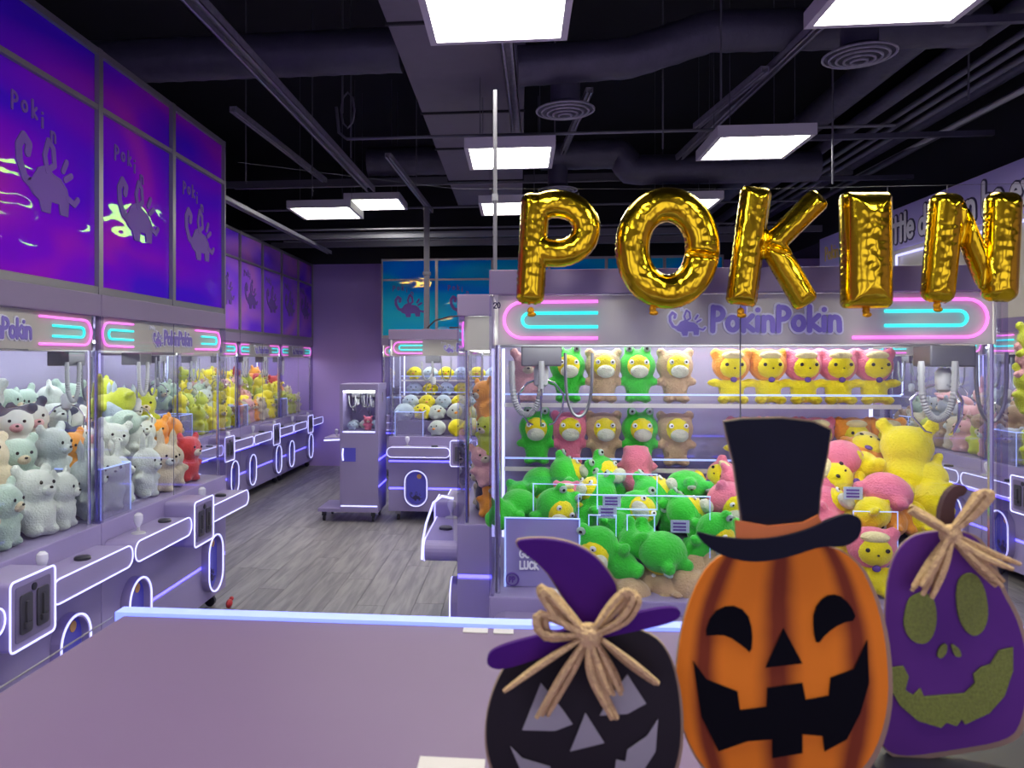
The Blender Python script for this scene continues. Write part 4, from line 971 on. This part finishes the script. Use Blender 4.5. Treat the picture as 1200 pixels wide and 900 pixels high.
# ------------------------------------------------------------------ the counter
ct = empty('counter', (0, 0, 0), 0, 'wide mauve counter with a glowing blue front edge in the foreground', 'counter')
cq = [(-.868, .45), (1.9, .45), (1.9, 1.70), (.75, 1.612), (-.02, 1.578), (-.845, 1.578)]
def slab(q, z0, z1):
    n = len(q); m_ = MB(); m_.add([(x, y, z0) for x, y in q]+[(x, y, z1) for x, y in q], [tuple(range(n-1, -1, -1)), tuple(range(n, 2*n))]+[(i, (i+1) % n, (i+1) % n+n, i+n) for i in range(n)]); return m_
slab(cq, 1.01, 1.05).build('worktop', 'counter', ct)
slab([(-.83, .50), (1.85, .50), (1.85, 1.62), (-.81, 1.53)], 0.001, 1.009).build('carcass', 'lavender', ct)
fe = [(-.868, 1.583), (-.02, 1.583), (.75, 1.617), (1.9, 1.705)]
slab([(x, y) for x, y in fe]+[(x, y+.038) for x, y in reversed(fe)], 1.02, 1.056).build('front_edge_light', 'led_counter', ct)
MB().tube([(-.874, .45, 1.046), (-.872, 1.58, 1.046)], .0018, 6).build('side_trim', 'alu', ct)
for i, (px, w_) in enumerate(((557, .05), (590, .04))):
    X = at(px, 738, 1.55).x; tag(MB().box(X-w_/2, 1.545, 1.0505, X+w_/2, 1.572, 1.052).build('sticker', 'white_card'), ('white label strip at the counter edge, left of two', 'white label strip at the counter edge beside the witch hat')[i], 'label')
X = at(530, 893, 1.05).x; tag(MB().box(X-.045, 1.0, 1.0505, X+.045, 1.055, 1.052).build('flat_sheet', 'white_card'), 'pale sheet imitating a reflection on the counter left of the black pumpkin', 'flat_sheet')  # reflection on the worktop, laid on as a thin pale sheet

# ------------------------------------------------------------------ wooden pumpkin cutouts on the counter
def cut(name, pts, Y, m_, parent, th=.010, edge=True, bev=.002):
    """cutout: outline measured on the photograph at its own distance, sawn from board with thickness"""
    q = [(lambda v: (v.x-parent.location.x, v.z-parent.location.z))(at(x, y, Y)) for x, y in pts]
    yy = Y-parent.location.y
    mb = MB().prism(q, yy-th, yy)
    return mb.build(name, m_, parent)
def smooth_poly(pts, it=2):
    for _ in range(it):
        q = []
        for a_, b_ in zip(pts, pts[1:]+pts[:1]): q += [(a_[0]*.75+b_[0]*.25, a_[1]*.75+b_[1]*.25), (a_[0]*.25+b_[0]*.75, a_[1]*.25+b_[1]*.75)]
        pts = q
    return pts
def grown(pts, g):
    cx = sum(p[0] for p in pts)/len(pts); cy = sum(p[1] for p in pts)/len(pts)
    return [(x+(x-cx)/max(1, math.hypot(x-cx, y-cy))*g, y+(y-cy)/max(1, math.hypot(x-cx, y-cy))*g) for x, y in pts]
def strands(parent, Y, lst, name='raffia_strand', rr=.0035):
    for q in lst:
        n = len(q)
        for k in range(5):
            o1, o2 = random.uniform(-1, 1)*5, random.uniform(-1, 1)*4
            pts = []
            for i, (x, y, s) in enumerate(q):
                v = at(x+o1*s, y+o2*s*.6, Y-.004*k-.004); pts.append((v.x-parent.location.x, v.y-parent.location.y, v.z-parent.location.z))
            # resample
            fine = []
            for a_, b_ in zip(pts, pts[1:]):
                for t in range(4): fine.append(Vector(a_).lerp(Vector(b_), t/4))
            fine.append(Vector(pts[-1]))
            for _ in range(2): fine = [fine[0]]+[(fine[i-1]+2*fine[i]+fine[i+1])/4 for i in range(1, len(fine)-1)]+[fine[-1]]
            L0 = len(fine); MB().tube(fine, [rr*(.6+.5*math.sin(PI*i/(L0-1))) for i in range(L0)], 6).build(name, 'raffia', parent, True)
def cutout_root(px, Y, label): 
    v = at(px, 900, Y); return empty('pumpkin_cutout', (v.x, Y, 1.051), 0, label, 'pumpkin decoration', 'wooden pumpkin cutouts')
# orange pumpkin, black top hat
YO = 1.00
po = cutout_root(915, YO, 'orange jack-o-lantern wooden cutout with a black top hat, middle of the three')
body = smooth_poly([(833, 655), (870, 640), (950, 634), (1000, 650), (1025, 700), (1038, 760), (1040, 830), (1020, 890), (985, 918), (850, 922), (808, 880), (790, 810), (797, 740), (812, 690)])
cut('board_edge', grown(body, 1.8), YO, 'mdf', po, .012)
ob = cut('pumpkin_board', body, YO-.012, 'pumpkin_orange', po, .004)
hatp = [(848, 494), (870, 491), (915, 490), (950, 494), (970, 503), (966, 530), (958, 570), (955, 610), (960, 632), (872, 632), (866, 590), (860, 545), (852, 512)]
cut('hat_crown', hatp, YO-.010, 'hat_black', po, .010)
cut('hat_band', [(861, 609), (900, 616), (940, 612), (958, 603), (965, 618), (930, 630), (862, 632)], YO-.021, 'band_orange', po, .003)
brim = smooth_poly([(812, 620), (836, 628), (890, 632), (940, 622), (975, 605), (995, 600), (1008, 608), (1004, 630), (985, 640), (960, 638), (920, 652), (880, 658), (845, 650), (825, 638)])
cut('hat_brim', brim, YO-.022, 'hat_black', po, .008)
cut('hat_back_board', grown(hatp, 2), YO, 'mdf', po, .009)
for nm, q in (('eye', smooth_poly([(825, 745), (834, 718), (855, 708), (875, 716), (882, 740), (880, 766), (872, 758), (852, 744), (836, 744)], 1)),
              ('eye', smooth_poly([(953, 740), (953, 715), (966, 698), (982, 696), (996, 708), (1004, 726), (985, 730), (968, 742), (957, 756)], 1)),
              ('nose', [(918, 736), (940, 777), (897, 782)]),
              ('mouth', [(812, 774), (828, 796), (864, 810), (867, 832), (898, 828), (899, 806), (940, 800), (944, 820), (971, 815), (973, 794), (1000, 784), (1016, 750), (1018, 800), (1008, 835), (992, 866), (966, 880), (964, 862), (940, 860), (940, 882), (905, 888), (905, 866), (876, 868), (842, 880), (822, 840)])):
    cut(nm, q, YO-.017, 'face_black', po, .0015)
# black pumpkin with witch hat
YK = .96
pk = cutout_root(680, YK, 'black jack-o-lantern wooden cutout with a purple witch hat, left of the three')
body = smooth_poly([(605, 760), (640, 742), (700, 730), (760, 738), (785, 765), (797, 820), (797, 880), (780, 925), (600, 928), (575, 900), (568, 850), (580, 800)])
cut('board_edge', grown(body, 1.8), YK, 'mdf', pk, .012)
cut('pumpkin_board', body, YK-.012, 'pumpkin_black', pk, .004)
hp = smooth_poly([(598, 634), (625, 629), (665, 633), (695, 648), (715, 672), (724, 690), (712, 720), (690, 745), (674, 722), (662, 700), (640, 665)], 2)
cut('hat_back_board', grown(hp, 2), YK-.001, 'mdf', pk, .009)
cut('hat_cone', hp, YK-.010, 'hat_purple', pk, .010)
cut('hat_brim', smooth_poly([(570, 768), (580, 757), (620, 745), (700, 728), (760, 712), (792, 709), (798, 718), (785, 728), (740, 738), (690, 748), (640, 766), (592, 782), (573, 780)]), YK-.021, 'hat_purple', pk, .008)
for nm, q in (('eye', [(634, 800), (660, 832), (671, 848), (650, 856), (612, 855)]), ('eye', [(735, 790), (757, 824), (735, 836), (703, 838), (712, 820)]),
              ('nose', [(686, 835), (708, 870), (668, 880)]), ('mouth', [(598, 874), (612, 888), (645, 898), (645, 912), (700, 912), (720, 905), (722, 890), (733, 892), (735, 878), (758, 862), (771, 842), (768, 880), (752, 905), (735, 925), (620, 925)])):
    cut(nm, q, YK-.017, 'face_grey', pk, .0015)
for q in (((690, 745, .5), (660, 730, 1.2), (640, 700, 1.6), (638, 688, 1), (650, 700, 1.2), (690, 745, .5)), ((690, 745, .5), (635, 748, 1.3), (632, 715, 1.2), (690, 745, .5)),
          ((695, 742, .5), (715, 715, 1.4), (735, 692, 1.4), (745, 702, 1.2), (730, 728, 1.2), (695, 745, .5)), ((688, 748, .6), (665, 785, 1.4), (634, 838, 1.6)),
          ((695, 750, .6), (712, 790, 1.6), (722, 812, 1.5)), ((690, 750, .5), (692, 790, .8), (720, 842, .8)), ((680, 750, .3), (640, 775, .5), (592, 810, .4)), ((705, 750, .3), (740, 778, .5), (770, 801, .4))):
    strands(pk, YK-.030, [q], rr=.0040)
v = at(690, 745, YK-.045); MB().ell((v.x-pk.location.x, v.y-YK, v.z-pk.location.z), (.016, .010, .016)).build('bow_knot', 'raffia', pk, True)
# purple pumpkin, raffia bow and curled stem
YP = 1.07
pp = cutout_root(1112, YP, 'purple pumpkin wooden cutout with green glitter face and raffia bow, right of the three')
body = smooth_poly([(1062, 630), (1090, 622), (1135, 622), (1155, 645), (1170, 690), (1188, 720), (1200, 760), (1202, 800), (1195, 845), (1180, 866), (1110, 878), (1052, 886), (1030, 872), (1030, 840), (1040, 780), (1036, 720), (1042, 660)])
cut('board_edge', grown(body, 1.8), YP, 'mdf', pp, .012)
cut('pumpkin_board', body, YP-.012, 'pumpkin_purple', pp, .004)
cut('stem', smooth_poly([(1098, 622), (1096, 600), (1103, 578), (1116, 566), (1129, 568), (1127, 578), (1116, 582), (1113, 600), (1118, 622)], 1), YP-.008, 'stem_brown', pp, .010)
for nm, q in (('eye', smooth_poly([(1060, 715), (1066, 698), (1085, 692), (1096, 705), (1097, 735), (1086, 755), (1068, 752), (1058, 735)])), ('eye', smooth_poly([(1119, 690), (1126, 673), (1142, 670), (1154, 690), (1158, 722), (1150, 742), (1136, 746), (1122, 725)])),
              ('nostril', smooth_poly([(1097, 768), (1101, 756), (1109, 753), (1109, 764), (1102, 772)], 1)), ('nostril', smooth_poly([(1113, 752), (1124, 760), (1126, 770), (1117, 768)], 1)),
              ('mouth', [(1042, 782), (1058, 780), (1064, 792), (1060, 808), (1070, 814), (1078, 806), (1082, 816), (1130, 812), (1142, 800), (1140, 790), (1148, 782), (1160, 778), (1170, 762), (1186, 758), (1186, 785), (1176, 815), (1158, 835), (1130, 848), (1126, 842), (1120, 850), (1108, 846), (1102, 852), (1075, 844), (1054, 826), (1042, 805)])):
    cut(nm, q, YP-.017, 'glitter_green', pp, .0025)
for q in (((1114, 626, .4), (1095, 612, 1.3), (1068, 596, 2.0)), ((1114, 622, .4), (1135, 600, 1.2), (1152, 578, 1.8), (1160, 582, 1.2), (1140, 606, 1.0), (1114, 626, .4)), ((1110, 630, .5), (1092, 660, 1.4), (1072, 690, 1.6)),
          ((1114, 632, .5), (1100, 665, 1.2), (1085, 698, 1.4)), ((1118, 628, .5), (1150, 648, 1.2), (1190, 664, 1.4)), ((1118, 632, .5), (1150, 660, 1.4), (1176, 684, 1.8))):
    strands(pp, YP-.026, [q], rr=.0042)
v = at(1114, 627, YP-.04); MB().ell((v.x-pp.location.x, v.y-YP, v.z-pp.location.z), (.014, .010, .014)).build('bow_knot', 'raffia', pp, True)
# low black stand behind the purple one
t = MB().box(at(1010, 880, 1.07).x, 1.0, 1.051, 1.05, 1.16, at(1100, 884, 1.07).z, .004)
thing1('black_case', t, 'tray_black', 'flat black case under the purple pumpkin at the lower right', 'case')
pp.location.z = pp.location.z
# red and white clip on the floor by the second left machine
t = MB().ell((-1.86, 4.80, .03), (.018, .04, .028)).ell((-1.86, 4.84, .05), (.014, .02, .014)); thing1('caster_cap', t, 'red', 'small red cap on the floor at the end of the second left machine', 'cap', True)
